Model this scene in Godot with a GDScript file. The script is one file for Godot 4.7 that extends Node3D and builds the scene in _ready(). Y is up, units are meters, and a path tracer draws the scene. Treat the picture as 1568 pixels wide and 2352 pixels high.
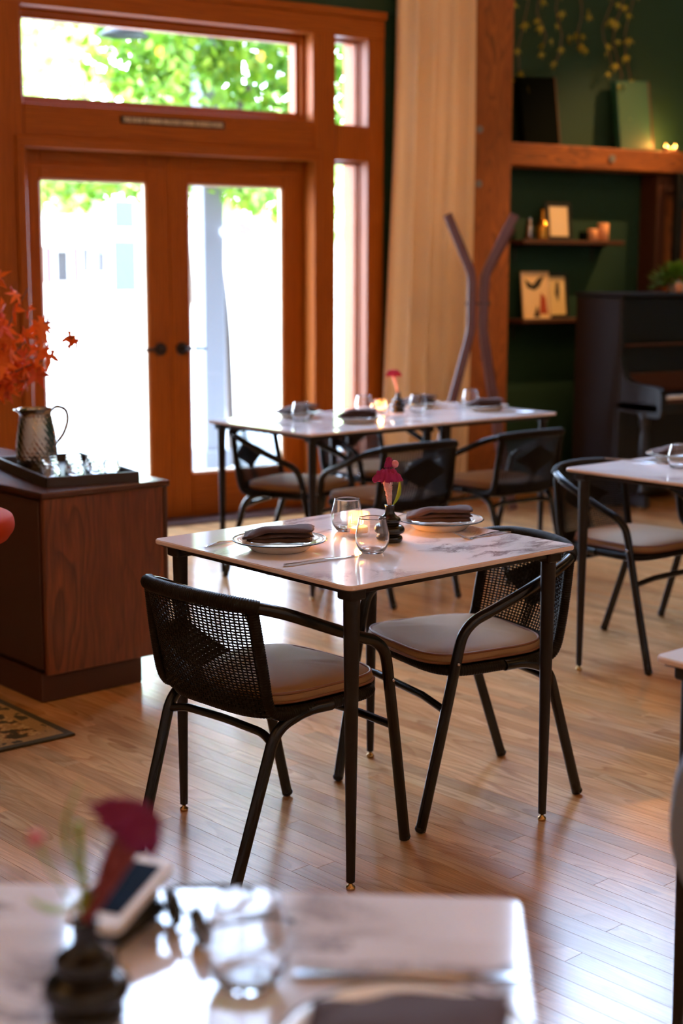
extends Node3D

const PHI := 0.5684            # the camera looks this far to the right of the door wall's normal
const FPX := 3385.12
var M := {}
var taken := {}
var rng := RandomNumberGenerator.new()

# ------------------------------------------------------------------ helpers
func begin() -> SurfaceTool:
	var s := SurfaceTool.new()
	s.begin(Mesh.PRIMITIVE_TRIANGLES)
	s.set_smooth_group(0)
	return s

func vx(s: SurfaceTool, p: Vector3, uv: Vector2) -> void:
	s.set_uv(uv)
	s.add_vertex(p)

# a, b, c run counter-clockwise seen from outside; Godot wants clockwise
func tri(s: SurfaceTool, a: Vector3, b: Vector3, c: Vector3, ua := Vector2.ZERO, ub := Vector2.ZERO, uc := Vector2.ZERO) -> void:
	vx(s, a, ua)
	vx(s, c, uc)
	vx(s, b, ub)

func quad(s: SurfaceTool, a: Vector3, b: Vector3, c: Vector3, d: Vector3, ua := Vector2.ZERO, ub := Vector2.ZERO, uc := Vector2.ZERO, ud := Vector2.ZERO) -> void:
	tri(s, a, b, c, ua, ub, uc)
	tri(s, a, c, d, ua, uc, ud)

func finish(s: SurfaceTool) -> ArrayMesh:
	s.generate_normals()
	s.index()
	return s.commit()

func boxuv(p: Vector3, n: int, l: int, off: Vector2) -> Vector2:
	var o := [0, 1, 2]
	o.erase(n)
	if n == l:
		return Vector2(p[o[0]], p[o[1]]) + off
	o.erase(l)
	return Vector2(p[o[0]], p[l]) + off

# chamfered box
func box(s: SurfaceTool, size: Vector3, at := Vector3.ZERO, bevel := 0.003, basis := Basis()) -> void:
	s.set_smooth_group(-1)
	var h := size / 2.0
	var bv := minf(bevel, minf(h.x, minf(h.y, h.z)) * 0.9)
	var l := 0
	if size.y >= size.x and size.y >= size.z:
		l = 1
	elif size.z > size.x:
		l = 2
	var off := Vector2(rng.randf() * 4.0, rng.randf() * 4.0)
	var put := func(p: Vector3) -> Vector3: return at + basis * p
	var corner := func(sx: int, sy: int, sz: int, ax: int) -> Vector3:
		var p := Vector3(sx * (h.x - bv), sy * (h.y - bv), sz * (h.z - bv))
		p[ax] = [sx, sy, sz][ax] * h[ax]
		return p
	for ax in 3:
		var b1 := (ax + 1) % 3
		var b2 := (ax + 2) % 3
		for sg in [-1, 1]:
			var ps := []
			for q in [[-1, -1], [1, -1], [1, 1], [-1, 1]]:
				var t := [0, 0, 0]
				t[ax] = sg
				t[b1] = q[0]
				t[b2] = q[1]
				ps.append(corner.call(t[0], t[1], t[2], ax))
			if sg < 0:
				ps.reverse()
			var us := []
			for p in ps:
				us.append(boxuv(p, ax, l, off))
			quad(s, put.call(ps[0]), put.call(ps[1]), put.call(ps[2]), put.call(ps[3]), us[0], us[1], us[2], us[3])
	if bv <= 0.0:
		s.set_smooth_group(0)
		return
	for ax in 3:      # edges parallel to ax
		var b1 := (ax + 1) % 3
		var b2 := (ax + 2) % 3
		for q in [[1, 1], [-1, 1], [-1, -1], [1, -1]]:
			var t0 := [0, 0, 0]
			t0[b1] = q[0]
			t0[b2] = q[1]
			var t1 := t0.duplicate()
			t0[ax] = -1
			t1[ax] = 1
			var a: Vector3 = corner.call(t0[0], t0[1], t0[2], b1)
			var b: Vector3 = corner.call(t1[0], t1[1], t1[2], b1)
			var c: Vector3 = corner.call(t1[0], t1[1], t1[2], b2)
			var d: Vector3 = corner.call(t0[0], t0[1], t0[2], b2)
			var out := a + b + c + d
			if (b - a).cross(d - a).dot(out) < 0.0:
				var x := b
				b = d
				d = x
			quad(s, put.call(a), put.call(b), put.call(c), put.call(d), boxuv(a, b1, l, off), boxuv(b, b1, l, off), boxuv(c, b1, l, off), boxuv(d, b1, l, off))
	for sx in [-1, 1]:
		for sy in [-1, 1]:
			for sz in [-1, 1]:
				var a: Vector3 = corner.call(sx, sy, sz, 0)
				var b: Vector3 = corner.call(sx, sy, sz, 1)
				var c: Vector3 = corner.call(sx, sy, sz, 2)
				if (b - a).cross(c - a).dot(a) < 0.0:
					var x := b
					b = c
					c = x
				tri(s, put.call(a), put.call(b), put.call(c), boxuv(a, 0, l, off), boxuv(b, 0, l, off), boxuv(c, 0, l, off))
	s.set_smooth_group(0)

# box between two corners
func bb(s: SurfaceTool, lo: Vector3, hi: Vector3, bevel := 0.003) -> void:
	box(s, (hi - lo).abs(), (lo + hi) / 2.0, bevel)

func frames(pts: Array) -> Array:
	var out := []
	var n := pts.size()
	var t0: Vector3 = (pts[1] - pts[0]).normalized()
	var up := Vector3.UP if absf(t0.y) < 0.9 else Vector3.RIGHT
	var x := up.cross(t0).normalized()
	var prev := t0
	for i in n:
		var t: Vector3
		if i == 0:
			t = t0
		elif i == n - 1:
			t = (pts[i] - pts[i - 1]).normalized()
		else:
			t = ((pts[i + 1] - pts[i]).normalized() + (pts[i] - pts[i - 1]).normalized()).normalized()
		var ax := prev.cross(t)
		if ax.length() > 1e-6:
			x = x.rotated(ax.normalized(), prev.angle_to(t))
		x = (x - t * x.dot(t)).normalized()
		out.append([x, t.cross(x), t])
		prev = t
	return out

# sweep a closed profile (Vector2, counter-clockwise) along points; scale per point
func sweep(s: SurfaceTool, pts: Array, prof: Array, scales: Array = [], caps := true, uvs := 1.0, flat := false) -> void:
	s.set_smooth_group(-1 if flat else 0)
	var fr := frames(pts)
	var rings := []
	var m := prof.size()
	var run := 0.0
	var runs := []
	for i in pts.size():
		if i > 0:
			run += pts[i].distance_to(pts[i - 1])
		runs.append(run * uvs)
		var k: float = scales[i] if scales.size() > i else 1.0
		var ring := []
		for q in prof:
			ring.append(pts[i] + (fr[i][0] * q.x + fr[i][1] * q.y) * k)
		rings.append(ring)
	for i in pts.size() - 1:
		for j in m:
			var j2 := (j + 1) % m
			quad(s, rings[i][j], rings[i][j2], rings[i + 1][j2], rings[i + 1][j], Vector2(float(j) / m, runs[i]), Vector2(float(j + 1) / m, runs[i]), Vector2(float(j + 1) / m, runs[i + 1]), Vector2(float(j) / m, runs[i + 1]))
	if caps:
		s.set_smooth_group(-1)
		for j in range(1, m - 1):
			tri(s, rings[0][0], rings[0][j + 1], rings[0][j])
			var e: int = pts.size() - 1
			tri(s, rings[e][0], rings[e][j], rings[e][j + 1])
	s.set_smooth_group(0)

func circle(r: float, n: int) -> Array:
	var a := []
	for i in n:
		a.append(Vector2(cos(TAU * i / n), sin(TAU * i / n)) * r)
	return a

func rect(w: float, h: float) -> Array:
	return [Vector2(-w / 2, -h / 2), Vector2(w / 2, -h / 2), Vector2(w / 2, h / 2), Vector2(-w / 2, h / 2)]

func tube(s: SurfaceTool, pts: Array, r: float, n := 10, r_end := -1.0) -> void:
	var sc := []
	if r_end >= 0.0:
		for i in pts.size():
			sc.append(lerpf(1.0, r_end / r, float(i) / (pts.size() - 1)))
	sweep(s, pts, circle(r, n), sc)

# round the inner corners of a path
func soft(pts: Array, r: float, n := 6) -> Array:
	var out := [pts[0]]
	for i in range(1, pts.size() - 1):
		var p: Vector3 = pts[i]
		var a: Vector3 = pts[i - 1] - p
		var b: Vector3 = pts[i + 1] - p
		var d := minf(r, minf(a.length(), b.length()) * 0.48)
		var p0 := p + a.normalized() * d
		var p1 := p + b.normalized() * d
		for k in n + 1:
			var t := float(k) / n
			out.append(p0.lerp(p, t).lerp(p.lerp(p1, t), t))
	out.append(pts[-1])
	return out

func spline(pts: Array, n := 6) -> Array:
	var out := []
	for i in pts.size() - 1:
		var p0: Vector3 = pts[maxi(i - 1, 0)]
		var p1: Vector3 = pts[i]
		var p2: Vector3 = pts[i + 1]
		var p3: Vector3 = pts[mini(i + 2, pts.size() - 1)]
		for k in n:
			out.append(p1.cubic_interpolate(p2, p0, p3, float(k) / n))
	out.append(pts[-1])
	return out

# profile runs upwards on the outside (Vector2 radius, height)
func lathe(s: SurfaceTool, prof: Array, seg := 24, at := Vector3.ZERO, ribs := 0, rib := 0.0) -> void:
	var pt := func(i: int, j: int) -> Vector3:
		var a := TAU * j / seg
		var k := 1.0 + (rib * cos(a * ribs) if ribs > 0 else 0.0)
		return at + Vector3(prof[i].x * k * cos(a), prof[i].y, prof[i].x * k * sin(a))
	for i in prof.size() - 1:
		for j in seg:
			var a: Vector3 = pt.call(i, j)
			var b: Vector3 = pt.call(i, j + 1)
			var c: Vector3 = pt.call(i + 1, j + 1)
			var d: Vector3 = pt.call(i + 1, j)
			var u0 := float(j) / seg
			var u1 := float(j + 1) / seg
			if prof[i].x < 1e-6:
				tri(s, a, d, c, Vector2(u0, prof[i].y), Vector2(u0, prof[i + 1].y), Vector2(u1, prof[i + 1].y))
			elif prof[i + 1].x < 1e-6:
				tri(s, a, d, b, Vector2(u0, prof[i].y), Vector2(u0, prof[i + 1].y), Vector2(u1, prof[i].y))
			else:
				quad(s, a, d, c, b, Vector2(u0, prof[i].y), Vector2(u0, prof[i + 1].y), Vector2(u1, prof[i + 1].y), Vector2(u1, prof[i].y))

func curve2(pts: Array, n := 5) -> Array:
	var out := []
	for i in pts.size() - 1:
		var p0: Vector2 = pts[maxi(i - 1, 0)]
		var p1: Vector2 = pts[i]
		var p2: Vector2 = pts[i + 1]
		var p3: Vector2 = pts[mini(i + 2, pts.size() - 1)]
		for k in n:
			var q := p1.cubic_interpolate(p2, p0, p3, float(k) / n)
			q.x = maxf(q.x, 0.0)
			out.append(q)
	out.append(pts[-1])
	return out

func blob(s: SurfaceTool, at: Vector3, r: Vector3, seg := 14, bump := 0.0, fq := 20.0) -> void:
	var nz := FastNoiseLite.new()
	nz.seed = rng.randi() % 1000
	nz.frequency = fq
	var pt := func(i: int, j: int) -> Vector3:
		var th := PI * i / (seg / 2)
		var a := TAU * (j % seg) / seg
		var d := Vector3(sin(th) * cos(a), -cos(th), sin(th) * sin(a))
		return at + d * r * (1.0 + bump * nz.get_noise_3dv(d * 0.1))
	for i in seg / 2:
		for j in seg:
			var a: Vector3 = pt.call(i, j)
			var b: Vector3 = pt.call(i, j + 1)
			var c: Vector3 = pt.call(i + 1, j + 1)
			var d: Vector3 = pt.call(i + 1, j)
			if i == 0:
				tri(s, a, d, c)
			elif i == seg / 2 - 1:
				tri(s, a, d, b)
			else:
				quad(s, a, d, c, b)

# flat outline (x, z) given thickness, then bent by a callable
func slab(s: SurfaceTool, outline: PackedVector2Array, y0: float, y1: float, bend = null, uvk := 1.0, bevel := 0.0) -> void:
	var poly := outline
	if Geometry2D.is_polygon_clockwise(poly):
		poly.reverse()
	var inner := poly
	if bevel > 0.0:
		var r := Geometry2D.offset_polygon(poly, -bevel)
		if r.size() == 1 and r[0].size() == poly.size():
			inner = r[0]
			if Geometry2D.is_polygon_clockwise(inner):
				inner.reverse()
			# line the two rings up
			var best := 0
			for k in inner.size():
				if inner[k].distance_to(poly[0]) < inner[best].distance_to(poly[0]):
					best = k
			var rolled := PackedVector2Array()
			for k in inner.size():
				rolled.append(inner[(k + best) % inner.size()])
			inner = rolled
		else:
			bevel = 0.0
	var put := func(q: Vector2, y: float) -> Vector3:
		var p := Vector3(q.x, y, q.y)
		return bend.call(p) if bend != null else p
	s.set_smooth_group(-1)
	var idx := Geometry2D.triangulate_polygon(inner)
	for i in range(0, idx.size(), 3):
		var a := inner[idx[i]]
		var b := inner[idx[i + 1]]
		var c := inner[idx[i + 2]]
		if (b - a).cross(c - a) > 0.0:   # x,z counter-clockwise is clockwise from above
			var t := b
			b = c
			c = t
		tri(s, put.call(a, y1), put.call(b, y1), put.call(c, y1), a * uvk, b * uvk, c * uvk)
		tri(s, put.call(a, y0), put.call(c, y0), put.call(b, y0), a * uvk, c * uvk, b * uvk)
	var n := poly.size()
	for i in n:
		var j := (i + 1) % n
		var levels := [[poly, y0 + bevel], [poly, y1 - bevel]]
		if bevel > 0.0:
			levels = [[inner, y0], [poly, y0 + bevel], [poly, y1 - bevel], [inner, y1]]
		for k in levels.size() - 1:
			var p: PackedVector2Array = levels[k][0]
			var q: PackedVector2Array = levels[k + 1][0]
			quad(s, put.call(p[j], levels[k][1]), put.call(p[i], levels[k][1]), put.call(q[i], levels[k + 1][1]), put.call(q[j], levels[k + 1][1]), p[j] * uvk, p[i] * uvk, q[i] * uvk, q[j] * uvk)
	s.set_smooth_group(0)

func round_rect(w: float, d: float, r: float, n := 6) -> PackedVector2Array:
	var out := PackedVector2Array()
	for c in [[1, 1, 0.0], [-1, 1, PI / 2], [-1, -1, PI], [1, -1, PI * 1.5]]:
		for k in n + 1:
			var a: float = c[2] + PI / 2 * k / n
			out.append(Vector2(c[0] * (w / 2 - r) + r * cos(a), c[1] * (d / 2 - r) + r * sin(a)))
	return out

# ------------------------------------------------------------------ objects
func numbered(n: String) -> String:
	if not taken.has(n):
		taken[n] = 0
		return n
	taken[n] += 1
	return "%s_%03d" % [n, taken[n]]

func meta(o: Node, label := "", category := "", group := "", kind := "") -> void:
	if label:
		o.set_meta("label", label)
	if category:
		o.set_meta("category", category)
	if group:
		o.set_meta("group", group)
	if kind:
		o.set_meta("kind", kind)

func thing(called: String, label: String, category: String, at := Vector3.ZERO, turn := 0.0, group := "") -> Node3D:
	var o := Node3D.new()
	o.name = numbered(called)
	add_child(o)
	o.position = at
	o.rotation.y = turn
	meta(o, label, category, group)
	return o

func shell(called: String) -> Node3D:
	var o := Node3D.new()
	o.name = numbered(called)
	add_child(o)
	meta(o, "", "", "", "structure")
	return o

func inst(parent: Node3D, called: String, mesh: Mesh, m: Material, at := Vector3.ZERO) -> MeshInstance3D:
	var o := MeshInstance3D.new()
	o.mesh = mesh
	o.material_override = null
	for i in mesh.get_surface_count():
		o.set_surface_override_material(i, m)
	o.name = numbered(called) if parent == self else called
	parent.add_child(o, true)
	o.position = at
	return o

func part(parent: Node3D, called: String, s: SurfaceTool, m: Material, label := "") -> MeshInstance3D:
	var o := inst(parent, called, finish(s), m)
	if label:
		o.set_meta("label", label)
	return o

func copy(root: Node3D, at: Vector3, turn: float, label: String) -> Node3D:
	var r: Node3D = root.duplicate()
	var stem := String(root.name).rstrip("0123456789")
	r.name = numbered(stem.trim_suffix("_"))
	add_child(r)
	r.position = at
	r.rotation.y = turn
	r.set_meta("label", label)
	return r

# ------------------------------------------------------------------ materials
func mat(c: Color, rough: float, metal := 0.0, spec := 0.5) -> StandardMaterial3D:
	var m := StandardMaterial3D.new()
	m.albedo_color = c
	m.roughness = rough
	m.metallic = metal
	m.metallic_specular = spec
	return m

func rgb8(r: int, g: int, b: int) -> Color:
	return Color(r / 255.0, g / 255.0, b / 255.0)

func wood_image(sd: int, w: int, h: int, c0: Color, c1: Color, c2: Color, rings: float, amp: float, along: float, pores := 0.25) -> ImageTexture:
	var a := FastNoiseLite.new()
	a.seed = sd
	a.frequency = 1.0
	a.fractal_octaves = 2
	var f := FastNoiseLite.new()
	f.seed = sd + 7
	f.frequency = 1.0
	f.fractal_octaves = 2
	var im := Image.create(w, h, false, Image.FORMAT_RGB8)
	for y in h:
		var t := TAU * y / h
		var cs := cos(t)
		var sn := sin(t)
		for x in w:
			var u := float(x) / w
			var big := a.get_noise_3d(u * 3.0, along * cs, along * sn)
			var k := u * rings + big * amp
			k = k - floor(k)
			var ring := pow(k, 2.2) if k < 0.88 else (1.0 - k) / 0.12
			var fine := f.get_noise_3d(u * 90.0, along * 5.0 * cs, along * 5.0 * sn)
			var col := c0.lerp(c1, clampf(ring, 0.0, 1.0)).lerp(c2, clampf(0.35 + big * 0.9, 0.0, 0.8))
			col = col * (1.0 + pores * fine)
			im.set_pixel(x, y, Color(clampf(col.r, 0, 1), clampf(col.g, 0, 1), clampf(col.b, 0, 1)))
	im.generate_mipmaps()
	return ImageTexture.create_from_image(im)

func noise_image(n: int, freq: float, lo: Color, hi: Color, oct := 4, sd := 1, gain := 1.6) -> ImageTexture:
	var a := FastNoiseLite.new()
	a.seed = sd
	a.frequency = freq / n
	a.fractal_octaves = oct
	var im := Image.create(n, n, false, Image.FORMAT_RGB8)
	var src := a.get_seamless_image(n, n)
	for y in n:
		for x in n:
			var k := clampf((src.get_pixel(x, y).r - 0.5) * gain + 0.5, 0.0, 1.0)
			im.set_pixel(x, y, lo.lerp(hi, k))
	return ImageTexture.create_from_image(im)

func marble_image(n: int) -> ImageTexture:
	var a := FastNoiseLite.new()
	a.seed = 11
	a.frequency = 2.2
	a.fractal_octaves = 4
	a.domain_warp_enabled = true
	a.domain_warp_amplitude = 0.35
	a.domain_warp_frequency = 1.6
	var b := FastNoiseLite.new()
	b.seed = 23
	b.frequency = 1.3
	b.fractal_octaves = 2
	var f := FastNoiseLite.new()
	f.seed = 5
	f.frequency = 26.0
	f.fractal_octaves = 3
	var im := Image.create(n, n, false, Image.FORMAT_RGB8)
	var base := rgb8(232, 225, 226)
	var grey := rgb8(120, 110, 112)
	var tan := rgb8(206, 192, 188)
	for y in n:
		for x in n:
			var u := float(x) / n
			var v := float(y) / n
			var w := a.get_noise_2d(u + 0.35 * v, v * 1.6)
			var mask := clampf((b.get_noise_2d(u + 3.0, v) + 0.22) * 2.4, 0.0, 1.0)
			var vein := pow(clampf(1.0 - absf(w) * 3.6, 0.0, 1.0), 2.2) * mask
			var cloud := clampf((b.get_noise_2d(u * 1.4 + 9.0, v * 1.4) + 0.1) * 1.3, 0.0, 0.7)
			var fl := clampf(f.get_noise_2d(u, v) * 0.5 + 0.5, 0.0, 1.0)
			var c := base.lerp(tan, cloud * 0.7)
			c = c.lerp(grey, clampf(vein * (0.35 + 0.75 * fl), 0.0, 0.85))
			im.set_pixel(x, y, c)
	return ImageTexture.create_from_image(im)

func rug_image(n: int) -> ImageTexture:
	var a := FastNoiseLite.new()
	a.seed = 77
	a.frequency = 17.0
	a.fractal_octaves = 3
	var b := FastNoiseLite.new()
	b.seed = 31
	b.frequency = 14.0
	var im := Image.create(n, n, false, Image.FORMAT_RGB8)
	var cols := [rgb8(196, 164, 110), rgb8(150, 108, 66), rgb8(72, 66, 50), rgb8(168, 134, 84)]
	for y in n:
		for x in n:
			var u := float(x) / n
			var v := float(y) / n
			var edge := minf(minf(u, 1.0 - u) * 1.0, minf(v, 1.0 - v) * 2.0)
			var k := a.get_noise_2d(u, v * 2.0)
			var c: Color = cols[0]
			if k > 0.12:
				c = cols[2]
			elif k > -0.05:
				c = cols[1]
			elif k < -0.3:
				c = cols[3]
			if edge < 0.06:
				c = cols[3] if edge > 0.02 else cols[2]
				if edge > 0.025 and edge < 0.05 and b.get_noise_2d(u, v * 2.0) > 0.25:
					c = cols[2]
			im.set_pixel(x, y, c * (0.92 + 0.16 * rng.randf()))
	return ImageTexture.create_from_image(im)

func textured(t: Texture2D, size: Vector2, rough: float, tint := Color.WHITE) -> StandardMaterial3D:
	var m := mat(tint, rough)
	m.albedo_texture = t
	m.uv1_scale = Vector3(1.0 / size.x, 1.0 / size.y, 1.0)
	return m

func glass_pane() -> StandardMaterial3D:
	var m := mat(Color(1, 1, 1, 0.02), 0.0)
	m.transparency = BaseMaterial3D.TRANSPARENCY_ALPHA
	return m

func solid_glass() -> StandardMaterial3D:
	var m := mat(Color(1, 1, 1, 0.0), 0.0)
	m.refraction_enabled = true
	m.refraction_scale = 0.05
	return m

func glow(c: Color, e: float) -> StandardMaterial3D:
	var m := mat(c, 0.6)
	m.emission_enabled = true
	m.emission = c
	m.emission_energy_multiplier = e
	return m

func make_materials() -> void:
	var oak := wood_image(3, 512, 1024, rgb8(214, 162, 110), rgb8(174, 120, 76), rgb8(196, 142, 92), 8.0, 3.6, 0.5, 0.11)
	var fir := wood_image(14, 256, 512, rgb8(164, 85, 9), rgb8(118, 54, 4), rgb8(146, 71, 6), 16.0, 1.2, 0.3, 0.16)
	var walnut := wood_image(41, 256, 512, rgb8(122, 62, 32), rgb8(78, 36, 18), rgb8(104, 50, 26), 8.0, 2.2, 0.35, 0.25)
	var timber := wood_image(55, 256, 512, rgb8(156, 88, 34), rgb8(98, 50, 18), rgb8(134, 72, 27), 7.0, 3.0, 0.5, 0.2)
	M.oak = textured(oak, Vector2(0.5, 3.2), 0.24)
	M.oak.vertex_color_use_as_albedo = true
	M.oak.roughness_texture = noise_image(256, 6.0, Color(0.86, 0.86, 0.86), Color(1, 1, 1), 3, 9)
	M.fir = textured(fir, Vector2(0.35, 2.0), 0.5)
	M.fir.metallic_specular = 0.35
	M.walnut = textured(walnut, Vector2(0.45, 1.6), 0.4)
	M.timber = textured(timber, Vector2(0.5, 2.0), 0.6)
	M.green = mat(rgb8(5, 52, 38), 0.7)
	M.plaster = mat(rgb8(208, 198, 184), 0.9)
	M.ceiling = mat(rgb8(120, 92, 66), 0.9)
	M.darkmetal = mat(rgb8(15, 12, 12), 0.26, 0.0, 0.45)
	M.leg = mat(rgb8(28, 21, 21), 0.5, 0.0, 0.4)
	M.wicker = mat(rgb8(20, 15, 13), 0.45, 0.0, 0.3)
	M.rubber = mat(rgb8(24, 22, 22), 0.7)
	M.brass = mat(rgb8(190, 150, 90), 0.25, 1.0)
	M.bronze = mat(rgb8(50, 40, 36), 0.35, 0.7)
	M.steel = mat(rgb8(205, 205, 208), 0.12, 1.0)
	M.marble = textured(marble_image(768), Vector2(1, 1), 0.07)
	M.tabledge = mat(rgb8(222, 196, 184), 0.6)
	M.cushion = mat(rgb8(156, 118, 80), 0.62, 0.0, 0.35)
	M.cushion.normal_enabled = true
	var weave := FastNoiseLite.new()
	weave.frequency = 0.3
	var nt := weave.get_seamless_image(128, 128)
	nt.bump_map_to_normal_map(1.2)
	M.cushion.normal_texture = ImageTexture.create_from_image(nt)
	M.cushion.normal_scale = 0.25
	M.cushion.uv1_scale = Vector3(9, 9, 1)
	M.piping = mat(rgb8(132, 82, 52), 0.5)
	M.plate = mat(rgb8(238, 228, 214), 0.12)
	M.platerim = mat(rgb8(30, 28, 30), 0.2)
	M.napkin = mat(rgb8(78, 56, 53), 0.92)
	M.ceramic = mat(rgb8(24, 22, 24), 0.22)
	M.glass = solid_glass()
	M.pane = glass_pane()
	M.ribglass = mat(Color(0.95, 0.95, 0.93, 0.05), 0.04)
	M.ribglass.transparency = BaseMaterial3D.TRANSPARENCY_ALPHA
	M.wax = mat(rgb8(244, 226, 196), 0.5)
	M.wax.subsurf_scatter_enabled = true
	M.wax.subsurf_scatter_strength = 0.6
	M.flame = glow(Color(1.0, 0.72, 0.32), 6.0)
	M.petal = mat(rgb8(150, 12, 84), 0.75)
	M.petal_red = mat(rgb8(196, 14, 60), 0.7)
	M.petal_dark = mat(rgb8(118, 8, 64), 0.75)
	M.stalk_dark = mat(rgb8(128, 52, 50), 0.9)
	M.petal_pink = mat(rgb8(216, 130, 138), 0.8)
	M.petal_stalk = mat(rgb8(216, 172, 164), 0.9)
	M.leaf = mat(rgb8(146, 164, 26), 0.55)
	M.leaf.backlight_enabled = true
	M.leaf.backlight = Color(0.3, 0.4, 0.05)
	M.maple = mat(rgb8(238, 112, 30), 0.6)
	M.maple.backlight_enabled = true
	M.maple.backlight = Color(0.45, 0.15, 0.03)
	M.maple2 = mat(rgb8(214, 78, 26), 0.6)
	M.maple2.backlight_enabled = true
	M.maple2.backlight = Color(0.4, 0.1, 0.03)
	M.twig = mat(rgb8(110, 78, 66), 0.7)
	M.curtain = mat(rgb8(236, 212, 182), 0.9)
	M.curtain.backlight_enabled = true
	M.curtain.backlight = Color(0.3, 0.27, 0.22)
	M.rack = mat(rgb8(92, 62, 66), 0.26)
	M.piano = mat(rgb8(18, 22, 31), 0.36)
	M.ivory = mat(rgb8(236, 228, 212), 0.25)
	M.white = mat(rgb8(235, 235, 235), 0.4)
	M.screen = mat(rgb8(28, 44, 66), 0.12)
	M.blackplastic = mat(rgb8(20, 20, 22), 0.4)
	M.orange = mat(rgb8(172, 50, 12), 0.75, 0.0, 0.3)
	M.greyfabric = mat(rgb8(126, 134, 150), 0.9)
	M.tray = mat(rgb8(58, 46, 44), 0.5)
	M.rug = textured(rug_image(512), Vector2(1, 1), 0.95)
	M.silver = mat(rgb8(170, 160, 150), 0.14, 1.0)
	M.darkgreen = mat(rgb8(16, 76, 58), 0.6)
	M.darkbox = mat(rgb8(5, 11, 10), 0.8, 0.0, 0.15)
	M.paper = mat(rgb8(228, 206, 176), 0.85)
	M.shelf = mat(rgb8(70, 34, 20), 0.55)
	M.candle = mat(rgb8(226, 160, 116), 0.6)
	M.amber = mat(rgb8(210, 150, 60), 0.15, 0.8)
	M.concrete = textured(noise_image(256, 12.0, rgb8(186, 184, 178), rgb8(206, 203, 197), 4, 3), Vector2(4, 4), 0.85)
	M.housewhite = mat(rgb8(232, 228, 222), 0.8)
	M.redroof = mat(rgb8(84, 14, 28), 0.7)
	M.bluepanel = mat(rgb8(26, 82, 104), 0.6)
	M.darkwin = mat(rgb8(20, 18, 28), 0.3)
	M.redpaint = mat(rgb8(84, 24, 34), 0.7)
	M.greypost = mat(rgb8(120, 122, 130), 0.7)
	M.vine = mat(rgb8(150, 182, 56), 0.6)
	M.vine.vertex_color_use_as_albedo = true
	M.vine.backlight_enabled = true
	M.vine.backlight = Color(0.55, 0.7, 0.1)
	M.tree = mat(rgb8(176, 196, 120), 0.7)
	M.tree.vertex_color_use_as_albedo = true
	M.tree.backlight_enabled = true
	M.tree.backlight = Color(0.4, 0.5, 0.15)
	M.bark = mat(rgb8(90, 78, 70), 0.9)
	M.hangleaf = mat(rgb8(150, 144, 40), 0.6)
	M.ivy = mat(rgb8(96, 136, 36), 0.6)
	M.bulb = glow(Color(1.0, 0.66, 0.3), 55.0)
	M.lampblack = mat(rgb8(22, 24, 26), 0.5)
	M.signwood = mat(rgb8(40, 28, 22), 0.6)
	M.signletters = mat(rgb8(240, 216, 184), 0.6)

# ------------------------------------------------------------------ the camera and the light
func set_view() -> void:
	var cam := Camera3D.new()
	cam.name = "camera"
	add_child(cam)
	cam.position = Vector3(0, 1.4548, 0)
	cam.rotation = Vector3(-0.1638, -PHI, 0.0023)
	var at := CameraAttributesPhysical.new()
	at.frustum_focal_length = 35.0 * FPX / 2352.0
	at.frustum_focus_distance = 3.55
	at.frustum_near = 0.05
	at.frustum_far = 300.0
	at.exposure_aperture = 2.4
	cam.attributes = at
	cam.fov = rad_to_deg(2.0 * atan(1176.0 / FPX))
	cam.current = true

	var env := Environment.new()
	env.background_mode = Environment.BG_SKY
	var sky := Sky.new()
	var sm := ProceduralSkyMaterial.new()
	sm.sky_top_color = Color(0.72, 0.84, 1.0)
	sm.sky_horizon_color = Color(0.93, 0.96, 1.0)
	sm.ground_horizon_color = Color(0.9, 0.92, 0.95)
	sm.ground_bottom_color = Color(0.8, 0.8, 0.8)
	sky.sky_material = sm
	env.sky = sky
	env.background_energy_multiplier = 30.0
	env.tonemap_mode = Environment.TONE_MAPPER_LINEAR
	env.tonemap_exposure = 1.15
	env.sdfgi_enabled = true
	env.ssao_enabled = true
	env.ssil_enabled = true
	var we := WorldEnvironment.new()
	we.name = "environment"
	we.environment = env
	add_child(we)

	var sun := DirectionalLight3D.new()
	sun.name = "sun"
	sun.light_color = Color(1.0, 0.96, 0.88)
	sun.light_energy = 6.0
	sun.light_angular_distance = 0.6
	sun.shadow_enabled = true
	sun.sky_mode = DirectionalLight3D.SKY_MODE_LIGHT_ONLY
	add_child(sun)
	sun.rotation = Vector3(deg_to_rad(-52), deg_to_rad(-28), 0)   # over the roof, from behind the camera

func project(p: Vector3) -> Vector3:
	var q := p - Vector3(0, 1.4548, 0)
	var x := q.x * cos(PHI) + q.z * sin(PHI)
	var z := -q.x * sin(PHI) + q.z * cos(PHI)
	var fw := -q.y * sin(0.1638) - z * cos(0.1638)
	var up := q.y * cos(0.1638) - z * sin(0.1638)
	return Vector3(784 + FPX * x / fw, 1176 - FPX * up / fw, fw)

# ------------------------------------------------------------------ the room
const ROOM := Rect2(-3.0, -7.55, 12.5, 11.0)     # x, z

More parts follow.
